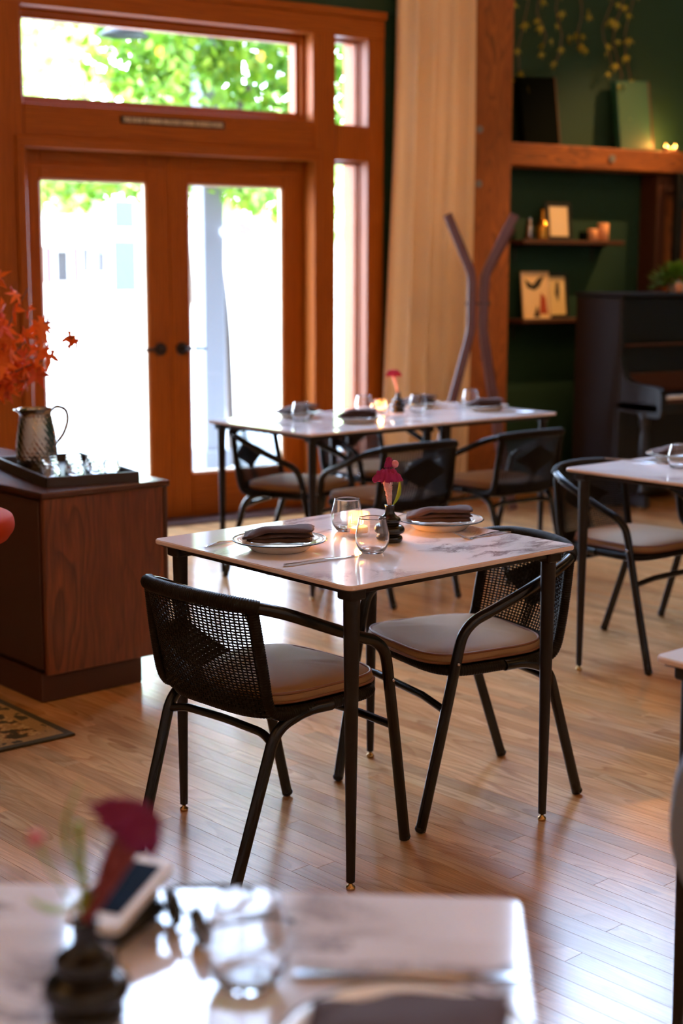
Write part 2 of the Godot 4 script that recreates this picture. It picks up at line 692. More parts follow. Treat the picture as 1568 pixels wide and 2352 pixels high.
func build_floor() -> void:
	var fl := shell("floor")
	var s := begin()
	bb(s, Vector3(ROOM.position.x - 0.2, -0.2, ROOM.position.y - 0.35), Vector3(ROOM.end.x + 0.2, -0.012, ROOM.end.y + 0.2), 0.0)
	part(fl, "subfloor", s, M.shelf)
	var ang := deg_to_rad(10.0)
	var L := Vector2(sin(ang), cos(ang))       # along the boards, (x, z)
	var C := Vector2(cos(ang), -sin(ang))
	var w := 0.060
	var room := PackedVector2Array([ROOM.position, Vector2(ROOM.end.x, ROOM.position.y), ROOM.end, Vector2(ROOM.position.x, ROOM.end.y)])
	var all := []
	var r2 := RandomNumberGenerator.new()
	r2.seed = 404
	for i in range(-110, 260):
		var l := -13.0 + r2.randf() * 1.2
		while l < 8.0:
			var n := r2.randf_range(0.7, 2.1)
			var a := C * (i * w + 0.0002) + L * (l + 0.0002)
			var b := C * ((i + 1) * w - 0.0002) + L * (l + n - 0.0002)
			l += n
			var tone := r2.randf_range(0.70, 1.10)
			var warm := r2.randf_range(-0.07, 0.05)
			var tilt := r2.randf_range(-0.0015, 0.0015)
			var off := Vector2(r2.randf() * 0.42, r2.randf() * 1.4)
			var mid := (a + b) / 2.0
			if not ROOM.grow(1.0).has_point(mid):
				continue
			var poly := PackedVector2Array([a, a + C * (w - 0.0004), b, b - C * (w - 0.0004)])
			var whole := true
			for q in poly:
				whole = whole and ROOM.has_point(q)
			if not whole:
				var cut := Geometry2D.intersect_polygons(poly, room)
				if cut.is_empty():
					continue
				poly = cut[0]
			var p := project(Vector3(mid.x, 0, mid.y))
			var score := 0.0
			if p.z > 0.5 and p.x > -60 and p.x < 1630 and p.y > 0 and p.y < 2400:
				score = n / (p.z * p.z)
				if p.y > 2030 and p.x < 1200:
					score *= 0.02
			all.append([score, poly, Color(tone + warm, tone, tone - warm), tilt, off, a])
	all.sort_custom(func(x, y): return x[0] > y[0])
	var rest := begin()
	for k in all.size():
		var s2 := begin() if k < 300 else rest
		plank(s2, all[k], L, C)
		if k < 300:
			part(fl, "plank", s2, M.oak)
	var o := part(fl, "far_planks", rest, M.oak)
	meta(o, "", "", "", "stuff")

func plank(s: SurfaceTool, d: Array, L: Vector2, C: Vector2) -> void:
	s.set_smooth_group(-1)
	s.set_color(d[2])
	var poly: PackedVector2Array = d[1]
	if Geometry2D.is_polygon_clockwise(poly):
		poly.reverse()
	var mid := Vector2.ZERO
	for q in poly:
		mid += q / poly.size()
	var top := []
	var low := []
	var uv := []
	for q in poly:
		var rel: Vector2 = q - mid
		var inn := q - rel.sign() * 0.0 
		var y: float = rel.dot(C) * d[3]
		var cc := rel.dot(C)
		var ll := rel.dot(L)
		inn = mid + C * (signf(cc) * (absf(cc) - 0.0004)) + L * (signf(ll) * (absf(ll) - 0.0004))
		top.append(Vector3(inn.x, y, inn.y))
		low.append(Vector3(q.x, y - 0.0005, q.y))
		var e: Vector2 = q - d[5]
		uv.append(Vector2(e.dot(C), e.dot(L)) + d[4])
	var n := poly.size()
	for i in range(1, n - 1):
		tri(s, top[0], top[i + 1], top[i], uv[0], uv[i + 1], uv[i])
	for i in n:
		var j := (i + 1) % n
		quad(s, low[j], low[i], top[i], top[j], uv[j], uv[i], uv[i], uv[j])
		var dn := Vector3(0, -0.01, 0)
		quad(s, low[j] + dn, low[i] + dn, low[i], low[j], uv[j], uv[i], uv[i], uv[j])

const ZF := -7.52     # room face of the door wall's frame
const ZG := -7.66     # plane of the doors

func build_shell() -> void:
	# plain walls outside the picture, ceiling
	var x0 := ROOM.position.x
	var x1 := ROOM.end.x
	var z1 := ROOM.end.y
	var top := 8.0
	var wl := shell("wall_left")
	var s := begin()
	bb(s, Vector3(x0 - 0.2, 0, -7.8), Vector3(x0, top, z1), 0.0)
	part(wl, "plaster", s, M.plaster)
	var wr := shell("wall_right")
	s = begin()
	bb(s, Vector3(x1, 0, -7.95), Vector3(x1 + 0.2, top, z1), 0.0)
	part(wr, "plaster", s, M.green)
	var wb := shell("wall_near")
	s = begin()
	bb(s, Vector3(x0 - 0.2, 0, z1), Vector3(x1 + 0.2, top, z1 + 0.2), 0.0)
	part(wb, "plaster", s, M.plaster)
	var ce := shell("ceiling")
	s = begin()
	bb(s, Vector3(x0 - 0.2, top, -7.95), Vector3(x1 + 0.2, top + 0.2, z1 + 0.2), 0.0)
	part(ce, "boarding", s, M.ceiling)

	# door wall: green wall round the timber frame, with openings for it and for the two high windows
	var wf := shell("wall_door")
	s = begin()
	var zb := -7.80
	var zf := -7.56
	bb(s, Vector3(x0, 0, zb), Vector3(2.24, 2.95, zf), 0.0)
	bb(s, Vector3(5.10, 0, zb), Vector3(5.74, 2.95, zf), 0.0)
	bb(s, Vector3(x0, 2.95, zb), Vector3(6.0, 3.62, zf + 0.03), 0.0)
	bb(s, Vector3(x0, 3.62, zb), Vector3(2.95, 7.40, zf + 0.03), 0.0)
	bb(s, Vector3(4.47, 3.62, zb), Vector3(6.0, 7.40, zf + 0.03), 0.0)
	bb(s, Vector3(x0, 7.40, zb), Vector3(6.0, top, zf + 0.03), 0.0)
	part(wf, "green_wall", s, M.green)
	# alcove behind the beam
	s = begin()
	bb(s, Vector3(6.0, 0, -7.95), Vector3(x1, 3.62, -7.75), 0.0)
	bb(s, Vector3(6.0, 3.62, -7.95), Vector3(6.45, 7.40, -7.75), 0.0)
	bb(s, Vector3(8.35, 3.62, -7.95), Vector3(x1, 7.40, -7.75), 0.0)
	bb(s, Vector3(6.0, 7.40, -7.95), Vector3(x1, top, -7.75), 0.0)
	bb(s, Vector3(5.74, 0, -7.95), Vector3(6.0, top, -7.56), 0.0)
	part(wf, "alcove_wall", s, M.green)
	# the panelled door at the right of the shelves
	s = begin()
	bb(s, Vector3(7.42, 0, -7.75), Vector3(7.50, 2.10, -7.58), 0.004)
	bb(s, Vector3(7.50, 1.98, -7.75), Vector3(8.4, 2.10, -7.58), 0.004)
	part(wf, "dark_casing", s, M.shelf)
	s = begin()
	bb(s, Vector3(7.50, 0, -7.75), Vector3(8.35, 1.98, -7.67), 0.004)
	part(wf, "wood_panel", s, M.timber)

	var b1 := shell("baseboard_door")
	s = begin()
	bb(s, Vector3(5.10, 0.0, -7.56), Vector3(5.73, 0.12, -7.535), 0.004)
	part(b1, "board", s, M.green)

	# timber frame of the entrance
	var fr := shell("trim_1")
	var piece := func(n: String, a: Vector3, b: Vector3) -> void:
		var q := begin()
		bb(q, a, b, 0.004)
		part(fr, n, q, M.fir)
	for xx in [[2.617, 2.844], [4.602, 4.757], [4.985, 5.10], [2.27, 2.39]]:
		piece.call("post", Vector3(xx[0], 0, zb), Vector3(xx[1], 2.93, ZF))
	for yy in [[2.79, 2.93]]:
		piece.call("head_rail", Vector3(2.24, yy[0], zb), Vector3(5.10, yy[1], ZF + 0.004))
	piece.call("transom_rail", Vector3(2.844, 2.075, zb), Vector3(4.602, 2.30, ZF + 0.002))
	piece.call("transom_rail", Vector3(4.757, 2.085, zb), Vector3(4.985, 2.285, ZF + 0.002))
	piece.call("transom_rail", Vector3(2.39, 2.085, zb), Vector3(2.617, 2.285, ZF + 0.002))
	piece.call("side_sill", Vector3(4.757, 0.0, zb), Vector3(4.985, 0.30, ZF + 0.002))
	piece.call("side_sill", Vector3(2.39, 0.0, zb), Vector3(2.617, 0.30, ZF + 0.002))
	piece.call("casing", Vector3(2.79, 2.075, ZF), Vector3(4.65, 2.135, ZF + 0.018))
	piece.call("casing", Vector3(2.79, 0.0, ZF), Vector3(2.844, 2.075, ZF + 0.018))
	piece.call("casing", Vector3(4.602, 0.0, ZF), Vector3(4.65, 2.075, ZF + 0.018))
	piece.call("cornice", Vector3(2.24, 2.90, ZF), Vector3(5.10, 2.945, ZF + 0.03))
	var th := shell("trim_2")
	var q2 := begin()
	bb(q2, Vector3(2.80, -0.01, zb - 0.05), Vector3(4.65, 0.018, ZF + 0.03), 0.006)
	part(th, "threshold", q2, M.shelf)

	# transom lights and sidelights
	window_unit("window_1", 2.844, 4.602, 2.30, 2.79, 0.05)
	window_unit("window_2", 4.757, 4.985, 2.285, 2.79, 0.018)
	window_unit("window_3", 4.757, 4.985, 0.30, 2.085, 0.018)
	window_unit("window_4", 2.39, 2.617, 0.30, 2.085, 0.018)
	window_unit("window_5", 2.39, 2.617, 2.285, 2.79, 0.018)
	high_window("window_6", 2.95, 4.47, 3.62, 7.40, -7.70)
	high_window("window_7", 6.45, 8.35, 3.62, 7.40, -7.85)
	door_leaf("door_1", 2.842, 3.7232, true)
	door_leaf("door_2", 3.7232, 4.604, false)

	# timber post and the beam that carries the ledge
	var po := shell("trim_3")
	s = begin()
	bb(s, Vector3(5.735, 0, -7.72), Vector3(6.065, top, -7.50), 0.008)
	part(po, "timber_post", s, M.timber)
	for y in [2.31, 1.98, 1.62, 0.55]:
		s = begin()
		tube(s, [Vector3(5.80 if y > 1.9 else 5.98, y, -7.502), Vector3(5.80 if y > 1.9 else 5.98, y, -7.488)], 0.022, 14)
		part(po, "bolt_plug", s, M.greypost)
	var be := shell("trim_4")
	s = begin()
	bb(s, Vector3(6.065, 2.105, -7.75), Vector3(9.5, 2.25, -7.52), 0.008)
	part(be, "timber_beam", s, M.timber)
	s = begin()
	tube(s, [Vector3(6.93, 2.18, -7.522), Vector3(6.93, 2.18, -7.508)], 0.024, 14)
	part(be, "bolt_plug", s, M.greypost)

func window_unit(called: String, xa: float, xb: float, ya: float, yb: float, fw: float) -> void:
	var w := shell(called)
	var zc := ZG
	for st in [[0.0, fw * 0.5, 0.05], [fw * 0.5, fw, 0.025]]:
		var s := begin()
		var d: float = st[2]
		bb(s, Vector3(xa + st[0], ya + st[0], zc - 0.03), Vector3(xa + st[1], yb - st[0], zc + d), 0.002)
		part(w, "sash_stile", s, M.fir)
		s = begin()
		bb(s, Vector3(xb - st[1], ya + st[0], zc - 0.03), Vector3(xb - st[0], yb - st[0], zc + d), 0.002)
		part(w, "sash_stile", s, M.fir)
		s = begin()
		bb(s, Vector3(xa + st[1], ya + st[0], zc - 0.03), Vector3(xb - st[1], ya + st[1], zc + d), 0.002)
		part(w, "sash_rail", s, M.fir)
		s = begin()
		bb(s, Vector3(xa + st[1], yb - st[1], zc - 0.03), Vector3(xb - st[1], yb - st[0], zc + d), 0.002)
		part(w, "sash_rail", s, M.fir)
	var s2 := begin()
	quad(s2, Vector3(xa + fw, ya + fw, zc), Vector3(xb - fw, ya + fw, zc), Vector3(xb - fw, yb - fw, zc), Vector3(xa + fw, yb - fw, zc))
	part(w, "pane", s2, M.pane)

func high_window(called: String, xa: float, xb: float, ya: float, yb: float, z: float) -> void:
	var w := shell(called)
	var s := begin()
	var f := 0.035
	bb(s, Vector3(xa, ya, z - 0.03), Vector3(xa + f, yb, z + 0.03))
	bb(s, Vector3(xb - f, ya, z - 0.03), Vector3(xb, yb, z + 0.03))
	bb(s, Vector3(xa, ya, z - 0.03), Vector3(xb, ya + f, z + 0.03))
	bb(s, Vector3(xa, yb - f, z - 0.03), Vector3(xb, yb, z + 0.03))
	part(w, "frame", s, M.greypost)
	var n := int(round((xb - xa) / 0.33))
	for i in range(1, n):
		s = begin()
		var x := lerpf(xa, xb, float(i) / n)
		bb(s, Vector3(x - 0.008, ya + f, z - 0.012), Vector3(x + 0.008, yb - f, z + 0.012), 0.002)
		part(w, "muntin", s, M.greypost)
	for y in [4.24, 4.86, 5.48, 6.10, 6.72]:
		s = begin()
		bb(s, Vector3(xa + f, y - 0.008, z - 0.011), Vector3(xb - f, y + 0.008, z + 0.011), 0.002)
		part(w, "muntin", s, M.greypost)
	s = begin()
	quad(s, Vector3(xa + f, ya + f, z), Vector3(xb - f, ya + f, z), Vector3(xb - f, yb - f, z), Vector3(xa + f, yb - f, z))
	part(w, "pane", s, M.pane)

func door_leaf(called: String, xa: float, xb: float, left: bool) -> void:
	var d := shell(called)
	var ga := (2.968 if left else 3.850)
	var gb := (3.588 if left else 4.466)
	var yt := 1.925
	var yb := 0.273
	var z0 := ZG - 0.022
	var z1 := ZG + 0.022
	var add := func(n: String, a: Vector3, b: Vector3) -> void:
		var s := begin()
		bb(s, a, b, 0.004)
		part(d, n, s, M.fir)
	add.call("stile", Vector3(xa, 0.02, z0), Vector3(ga, 2.078, z1))
	add.call("stile", Vector3(gb, 0.02, z0), Vector3(xb, 2.078, z1))
	add.call("top_rail", Vector3(ga, yt, z0), Vector3(gb, 2.078, z1))
	add.call("bottom_rail", Vector3(ga, 0.02, z0), Vector3(gb, yb, z1))
	# raised bead on the top rail, glazing beads
	var s := begin()
	bb(s, Vector3(xa + 0.05, 1.985, z1), Vector3(xb - 0.05, 2.01, z1 + 0.008), 0.003)
	part(d, "bead", s, M.fir)
	var bead := [[Vector3(ga, yb, 0), Vector3(ga + 0.012, yt, 0)], [Vector3(gb - 0.012, yb, 0), Vector3(gb, yt, 0)], [Vector3(ga, yb, 0), Vector3(gb, yb + 0.012, 0)], [Vector3(ga, yt - 0.012, 0), Vector3(gb, yt, 0)]]
	for b in bead:
		s = begin()
		bb(s, b[0] + Vector3(0, 0, ZG - 0.012), b[1] + Vector3(0, 0, ZG + 0.012), 0.003)
		part(d, "glazing_bead", s, M.curtain)
	s = begin()
	quad(s, Vector3(ga, yb, ZG), Vector3(gb, yb, ZG), Vector3(gb, yt, ZG), Vector3(ga, yt, ZG))
	part(d, "pane", s, M.pane)
	# lever handle on a round rose
	var hx := (3.655 if left else 3.790)
	var dir := -1.0 if left else 1.0
	s = begin()
	tube(s, [Vector3(hx, 1.0, z1), Vector3(hx, 1.0, z1 + 0.008), Vector3(hx, 1.0, z1 + 0.013)], 0.036, 20)
	tube(s, [Vector3(hx, 1.0, z1 + 0.01), Vector3(hx, 1.0, z1 + 0.05)], 0.011, 12)
	tube(s, soft([Vector3(hx, 1.0, z1 + 0.045), Vector3(hx + dir * 0.05, 1.003, z1 + 0.05), Vector3(hx + dir * 0.130, 0.998, z1 + 0.048)], 0.03), 0.0115, 10, 0.009)
	part(d, "lever_handle", s, M.bronze)

# ------------------------------------------------------------------ chairs
func chair_ring() -> Array:
	# arm rail: from the front-left leg, round the back, to the front-right leg (x forward, z to the right)
	var half := [Vector3(0.165, 0.480, 0.250), Vector3(0.150, 0.545, 0.252), Vector3(0.115, 0.577, 0.252), Vector3(0.06, 0.598, 0.252), Vector3(-0.03, 0.633, 0.251), Vector3(-0.10, 0.662, 0.248), Vector3(-0.165, 0.688, 0.235), Vector3(-0.225, 0.706, 0.200), Vector3(-0.263, 0.715, 0.140), Vector3(-0.280, 0.718, 0.07)]
	for i in half.size():
		half[i].y -= 0.018 * clampf((half[i].y - 0.48) / 0.06, 0.0, 1.0)
	var pts := []
	for p in half:
		pts.append(p)
	pts.append(Vector3(-0.285, 0.701, 0))
	for i in range(half.size() - 1, -1, -1):
		pts.append(Vector3(half[i].x, half[i].y, -half[i].z))
	return spline(pts, 6)

func ribbed(s: SurfaceTool, pts: Array, r: float, amp: float, pitch: float, n := 10) -> void:
	# resample finely and modulate the radius: cane wound round a tube
	var step := pitch / 4.0
	var out := [pts[0]]
	var sc := [1.0]
	var run := 0.0
	for i in range(1, pts.size()):
		var a: Vector3 = pts[i - 1]
		var b: Vector3 = pts[i]
		var l := a.distance_to(b)
		var k := maxi(1, int(ceil(l / step)))
		for j in range(1, k + 1):
			out.append(a.lerp(b, float(j) / k))
			run += l / k
			sc.append(1.0 + amp / r * absf(sin(PI * run / pitch)))
	sweep(s, out, circle(r, n), sc)

func make_chair(label: String) -> Node3D:
	var t := thing("wicker_armchair", label, "chair", Vector3.ZERO, 0.0, "woven bistro armchairs around the marble tables")
	var ring := chair_ring()
	var s := begin()
	sweep(s, ring, circle(0.0145, 12))
	part(t, "arm_rail", s, M.darkmetal)
	# cane winding round the back of the rail
	var back := []
	for p in ring:
		if p.x < -0.215:
			back.append(p)
	s = begin()
	ribbed(s, back, 0.0165, 0.0022, 0.0062)
	part(t, "rail_wrapping", s, M.wicker)
	# legs
	for sd in [-1.0, 1.0]:
		s = begin()
		tube(s, [Vector3(0.258, 0.006, 0.226 * sd), Vector3(0.21, 0.25, 0.240 * sd), Vector3(0.166, 0.474, 0.250 * sd), Vector3(0.164, 0.485, 0.250 * sd)], 0.0145, 12)
		var lg := part(t, "leg", s, M.darkmetal)
		s = begin()
		blob(s, Vector3(0.258, 0.012, 0.226 * sd), Vector3(0.0155, 0.012, 0.0155), 12)
		part(lg, "foot_cap", s, M.rubber)
		s = begin()
		blob(s, Vector3(0.172, 0.452, 0.2645 * sd), Vector3(0.005, 0.005, 0.003), 8)
		part(lg, "screw", s, M.steel)
	for sd in [-1.0, 1.0]:
		s = begin()
		tube(s, soft([Vector3(-0.281, 0.006, 0.186 * sd), Vector3(-0.160, 0.385, 0.200 * sd), Vector3(-0.07, 0.416, 0.212 * sd), Vector3(0.0, 0.417, 0.222 * sd)], 0.06, 8), 0.0145, 12)
		var lg := part(t, "leg", s, M.darkmetal)
		s = begin()
		blob(s, Vector3(-0.281, 0.012, 0.186 * sd), Vector3(0.0155, 0.012, 0.0155), 12)
		part(lg, "foot_cap", s, M.rubber)
	# seat rail, wound with cane
	s = begin()
	var loop := []
	for k in 65:
		var a := TAU * k / 64
		var c := cos(a)
		var n := sin(a)
		var x := 0.19 * signf(c) * pow(absf(c), 0.5)
		var z := (0.215 + 0.02 * c) * signf(n) * pow(absf(n), 0.5)
		loop.append(Vector3(x, 0.417, z))
	ribbed(s, loop, 0.0135, 0.0016, 0.0075, 8)
	part(t, "seat_rail", s, M.wicker)
	# woven seat under the cushion
	s = begin()
	var o2 := PackedVector2Array()
	for k in 64:
		o2.append(Vector2(loop[k].x, loop[k].z) * 0.99)
	slab(s, o2, 0.408, 0.425)
	part(t, "seat_panel", s, M.wicker)
	# stretchers
	s = begin()
	tube(s, soft([Vector3(-0.170, 0.350, 0.198), Vector3(-0.155, 0.362, 0.15), Vector3(-0.150, 0.364, 0.0), Vector3(-0.155, 0.362, -0.15), Vector3(-0.170, 0.350, -0.198)], 0.05), 0.0105, 10)
	part(t, "stretcher", s, M.darkmetal)
	s = begin()
	tube(s, [Vector3(0.196, 0.325, -0.243), Vector3(0.190, 0.335, -0.12), Vector3(0.190, 0.335, 0.12), Vector3(0.196, 0.325, 0.243)], 0.0105, 10)
	part(t, "stretcher", s, M.darkmetal)
	# wound posts at the sides of the woven back
	for sd in [-1.0, 1.0]:
		s = begin()
		var pp := spline([Vector3(-0.095, 0.414, 0.208 * sd), Vector3(-0.150, 0.417, 0.205 * sd), Vector3(-0.183, 0.445, 0.203 * sd), Vector3(-0.203, 0.54, 0.204 * sd), Vector3(-0.226, 0.685, 0.197 * sd)], 6)
		ribbed(s, pp, 0.0125, 0.0014, 0.0065, 8)
		part(t, "back_post", s, M.wicker)
	# the woven back
	s = begin()
	weave_back(s)
	var w := part(t, "back_weave", s, M.wicker)
	meta(w, "", "", "", "stuff")
	# cushion with piping
	s = begin()
	var c := cushion(s)
	var cu := part(t, "cushion", s, M.cushion, "brown leather-look seat cushion")
	s = begin()
	for ring2 in c:
		tube(s, ring2, 0.0038, 6)
	part(cu, "piping", s, M.piping)
	return t

func back_point(u: float, v: float) -> Vector3:
	# u across (-1..1), v from the seat (0) to the rail (1)
	var a := u * 1.12
	var top := Vector3(-0.285 + 0.062 * pow(absf(u), 2.3), 0.690 - 0.006 * u * u, 0.197 * sin(a) / sin(1.12))
	var low := Vector3(-0.195 + 0.02 * u * u, 0.405 + 0.012 * u * u, 0.200 * u)
	var p := low.lerp(top, v)
	p.x -= 0.012 * sin(PI * v) * (1.0 - u * u)
	return p

func weave_back(s: SurfaceTool) -> void:
	var nu := 33
	var nv := 38
	var normal := func(u: float, v: float) -> Vector3:
		var e := 0.01
		return (back_point(u + e, v) - back_point(u - e, v)).cross(back_point(u, v + e) - back_point(u, v - e)).normalized()
	# upright stakes
	var us := []
	for i in nu:
		us.append(lerpf(-0.97, 0.97, float(i) / (nu - 1)))
	for k in 4:
		us.append(-0.105 + 0.07 * k)
	for i in us.size():
		var pts := []
		for j in nv * 2 + 1:
			var v := float(j) / (nv * 2)
			pts.append(back_point(us[i], v) + normal.call(us[i], v) * 0.0016 * sin(PI * (j * 0.5 + i)))
		sweep(s, pts, [Vector2(-0.0021, -0.0009), Vector2(0.0021, -0.0009), Vector2(0.0021, 0.0009), Vector2(-0.0021, 0.0009)], [], false)
	# weft
	var prof := [Vector2(0, -0.0022), Vector2(0.0013, 0), Vector2(0, 0.0022), Vector2(-0.0013, 0)]
	for j in nv * 2:
		var v := (j * 0.5 + 0.5) / nv
		var extra := j % 2 == 1
		var span := 1.0
		if extra:
			# closer weaving: the lozenge in the middle and the band along the seat
			var dv := absf(v - 0.60) / 0.24
			if v < 0.16:
				span = 1.0
			elif dv < 1.0:
				span = 0.62 * (1.0 - dv)
			else:
				span = 0.0
		if span < 0.05:
			continue
		var pts := []
		var n := int((nu - 1) * 2 * span)
		for i in n + 1:
			var u := lerpf(-0.985, 0.985, float(i) / n) * span
			var ph := (u / 0.97 * 0.5 + 0.5) * (nu - 1)
			pts.append(back_point(u, v) - normal.call(u, v) * 0.0017 * cos(PI * ph + PI * (j / 2)))
		sweep(s, pts, prof, [], false)

func cushion(s: SurfaceTool) -> Array:
	var n := 48
	var outline := func(k: int) -> Vector2:
		var a := TAU * k / n
		var c := cos(a)
		var q := sin(a)
		var x := 0.012 + 0.205 * signf(c) * pow(absf(c), 0.52)
		var z := (0.205 + 0.018 * c) * signf(q) * pow(absf(q), 0.52)
		return Vector2(x, z)
	var levels := [[0.0, 0.478], [0.35, 0.477], [0.62, 0.474], [0.82, 0.468], [0.93, 0.462], [0.985, 0.454], [1.0, 0.446], [0.99, 0.437], [0.94, 0.431], [0.0, 0.430]]
	var nz := FastNoiseLite.new()
	nz.frequency = 7.0
	nz.seed = 4
	var at := func(i: int, k: int) -> Vector3:
		var o: Vector2 = outline.call(k % n)
		var f: float = levels[i][0]
		var p := Vector3(o.x * f, levels[i][1], o.y * f)
		if i < 6:
			p.y += 0.004 * nz.get_noise_2d(p.x, p.z) + (0.0025 * nz.get_noise_2d(p.x * 4.0, p.z * 4.0) if i > 1 else 0.0)
		return p
	for i in levels.size() - 1:
		for k in n:
			var a: Vector3 = at.call(i, k)
			var b: Vector3 = at.call(i, k + 1)
			var c: Vector3 = at.call(i + 1, k + 1)
			var d: Vector3 = at.call(i + 1, k)
			var ua := Vector2(a.x, a.z)
			if i == 0:
				tri(s, a, c, d, ua, Vector2(c.x, c.z), Vector2(d.x, d.z))
			elif i == levels.size() - 2:
				tri(s, a, b, d, ua, Vector2(b.x, b.z), Vector2(d.x, d.z))
			else:
				quad(s, a, b, c, d, ua, Vector2(b.x, b.z), Vector2(c.x, c.z), Vector2(d.x, d.z))
	var rings := []
	for lv in [[0.975, 0.4575], [1.0, 0.4375]]:
		var r := []
		for k in n + 1:
			var o: Vector2 = outline.call(k % n)
			r.append(Vector3(o.x * lv[0], lv[1], o.y * lv[0]))
		rings.append(r)
	return rings

# ------------------------------------------------------------------ tables
const TW := 0.7865

func make_table(label: String, at: Vector3, turn: float, uv_off := Vector2.ZERO) -> Node3D:
	var t := thing("marble_table", label, "table", at, turn, "square marble-topped dining tables")
	var s := begin()
	var ol := round_rect(TW, TW, 0.022)
	slab(s, ol, 0.738, 0.7494, null, 1.0, 0.0022)
	part(t, "edge_band", s, M.tabledge)
	s = begin()
	slab(s, round_rect(TW - 0.0042, TW - 0.0042, 0.020), 0.7488, 0.750, null, 1.0, 0.0)
	var mm: StandardMaterial3D = M.marble.duplicate()
	mm.uv1_offset = Vector3(uv_off.x, uv_off.y, 0)
	part(t, "marble_top", s, mm)
	for k in 4:
		s = begin()
		var b := Basis(Vector3.UP, PI / 2 * k)
		box(s, Vector3(TW - 0.1, 0.019, 0.022), b * Vector3(0, 0.7285, TW / 2 - 0.046), 0.002, b)
		part(t, "apron_rail", s, M.leg)
	for q in [[1, 1], [-1, 1], [-1, -1], [1, -1]]:
		var c := Vector3(q[0] * (TW / 2 - 0.052), 0, q[1] * (TW / 2 - 0.052))
		s = begin()
		box(s, Vector3(0.075, 0.007, 0.075), c + Vector3(0, 0.7345, 0), 0.002)
		box(s, Vector3(0.05, 0.026, 0.05), c + Vector3(0, 0.719, 0), 0.004)
		part(t, "corner_bracket", s, M.leg)
		s = begin()
		tube(s, [c + Vector3(0, 0.708, 0), c + Vector3(0, 0.36, 0), c + Vector3(0, 0.020, 0)], 0.0200, 20, 0.0105)
		var lg := part(t, "leg", s, M.leg)
		s = begin()
		lathe(s, [Vector2(0, 0.0), Vector2(0.0105, 0.0), Vector2(0.0115, 0.004), Vector2(0.0105, 0.009), Vector2(0.005, 0.012), Vector2(0.005, 0.022), Vector2(0, 0.022)], 16, c)
		part(lg, "levelling_foot", s, M.brass)
	return t

# ------------------------------------------------------------------ tableware
func make_plate(label: String, at: Vector3) -> Node3D:
	var t := thing("dinner_plate", label, "plate", at, 0.0, "cream plates laid on the tables")
	var s := begin()
	lathe(s, [Vector2(0, 0.002), Vector2(0.062, 0.001), Vector2(0.070, 0.0), Vector2(0.074, 0.003), Vector2(0.086, 0.014), Vector2(0.104, 0.021), Vector2(0.1175, 0.0245), Vector2(0.1195, 0.0262), Vector2(0.1170, 0.0275), Vector2(0.103, 0.0245), Vector2(0.088, 0.0185), Vector2(0.078, 0.0105), Vector2(0.060, 0.008), Vector2(0, 0.008)], 56)
	part(t, "dish", s, M.plate)
	s = begin()
	lathe(s, [Vector2(0.1178, 0.0268), Vector2(0.1198, 0.0252), Vector2(0.1212, 0.0264), Vector2(0.1200, 0.0282), Vector2(0.1170, 0.0283), Vector2(0.1178, 0.0268)], 56)
	part(t, "rim_band", s, M.platerim)
	return t

func cloth_fold(s: SurfaceTool, w: float, d: float, y0: float, th: float, sd: int, shift: Vector2, turn: float, lift: Callable) -> void:
	# one soft folded layer: a rounded pillow-like slab whose top and bottom follow lift(x, z)
	var nx := 22
	var nz := 14
	var wob := FastNoiseLite.new()
	wob.seed = sd
	wob.frequency = 9.0
	var pt := func(i: int, j: int, top: bool) -> Vector3:
		var u := float(i) / nx * 2.0 - 1.0
		var v := float(j) / nz * 2.0 - 1.0
		var x := u * w / 2
		var z := v * d / 2
		x *= 1.0 + 0.03 * wob.get_noise_1d(z * 3.0)
		z *= 1.0 + 0.04 * wob.get_noise_1d(x * 3.0 + 5.0)
		var e := pow(clampf(1.0 - pow(absf(u), 10.0), 0.0, 1.0), 0.5) * pow(clampf(1.0 - pow(absf(v), 8.0), 0.0, 1.0), 0.5)
		var h: float = lift.call(x, z) + 0.0035 * wob.get_noise_2d(x * 1.5, z * 1.5)
		var y := y0 + h + (th * e if top else th * 0.5 * (1.0 - e))
		if not top and e < 0.02:
			y = y0 + h + th * 0.5
		elif top and e < 0.02:
			y = y0 + h + th * 0.5
		var q := Vector2(x, z).rotated(turn) + shift
		return Vector3(q.x, y, q.y)
	for top in [true, false]:
		for i in nx:
			for j in nz:
				var a: Vector3 = pt.call(i, j, top)
				var b: Vector3 = pt.call(i + 1, j, top)
				var c: Vector3 = pt.call(i + 1, j + 1, top)
				var e: Vector3 = pt.call(i, j + 1, top)
				if top:
					quad(s, a, e, c, b)
				else:
					quad(s, a, b, c, e)

func make_napkin(label: String, at: Vector3, turn: float) -> Node3D:
	var t := thing("napkin", label, "napkin", at, turn, "dark brown folded napkins")
	var s := begin()
	cloth_fold(s, 0.165, 0.110, 0.0, 0.012, 3, Vector2(0, 0), 0.05, func(x, z): return 0.0)
	cloth_fold(s, 0.160, 0.102, 0.0105, 0.013, 8, Vector2(0.003, -0.002), -0.03, func(x, z): return 0.001 * x / 0.08)
	part(t, "lower_folds", s, M.napkin)
	s = begin()
	cloth_fold(s, 0.180, 0.122, 0.0205, 0.014, 15, Vector2(-0.002, 0), 0.08, func(x, z): return 0.006 * clampf((x * 0.8 + z * 1.6) / 0.05 + 0.4, -0.6, 1.0) - 0.016 * smoothstep(0.0, 1.0, (-x + z * 0.8 - 0.055) / 0.06) - 0.012 * smoothstep(0.0, 1.0, (-x - z * 0.9 - 0.05) / 0.05))
	part(t, "upper_fold", s, M.napkin)
	return t

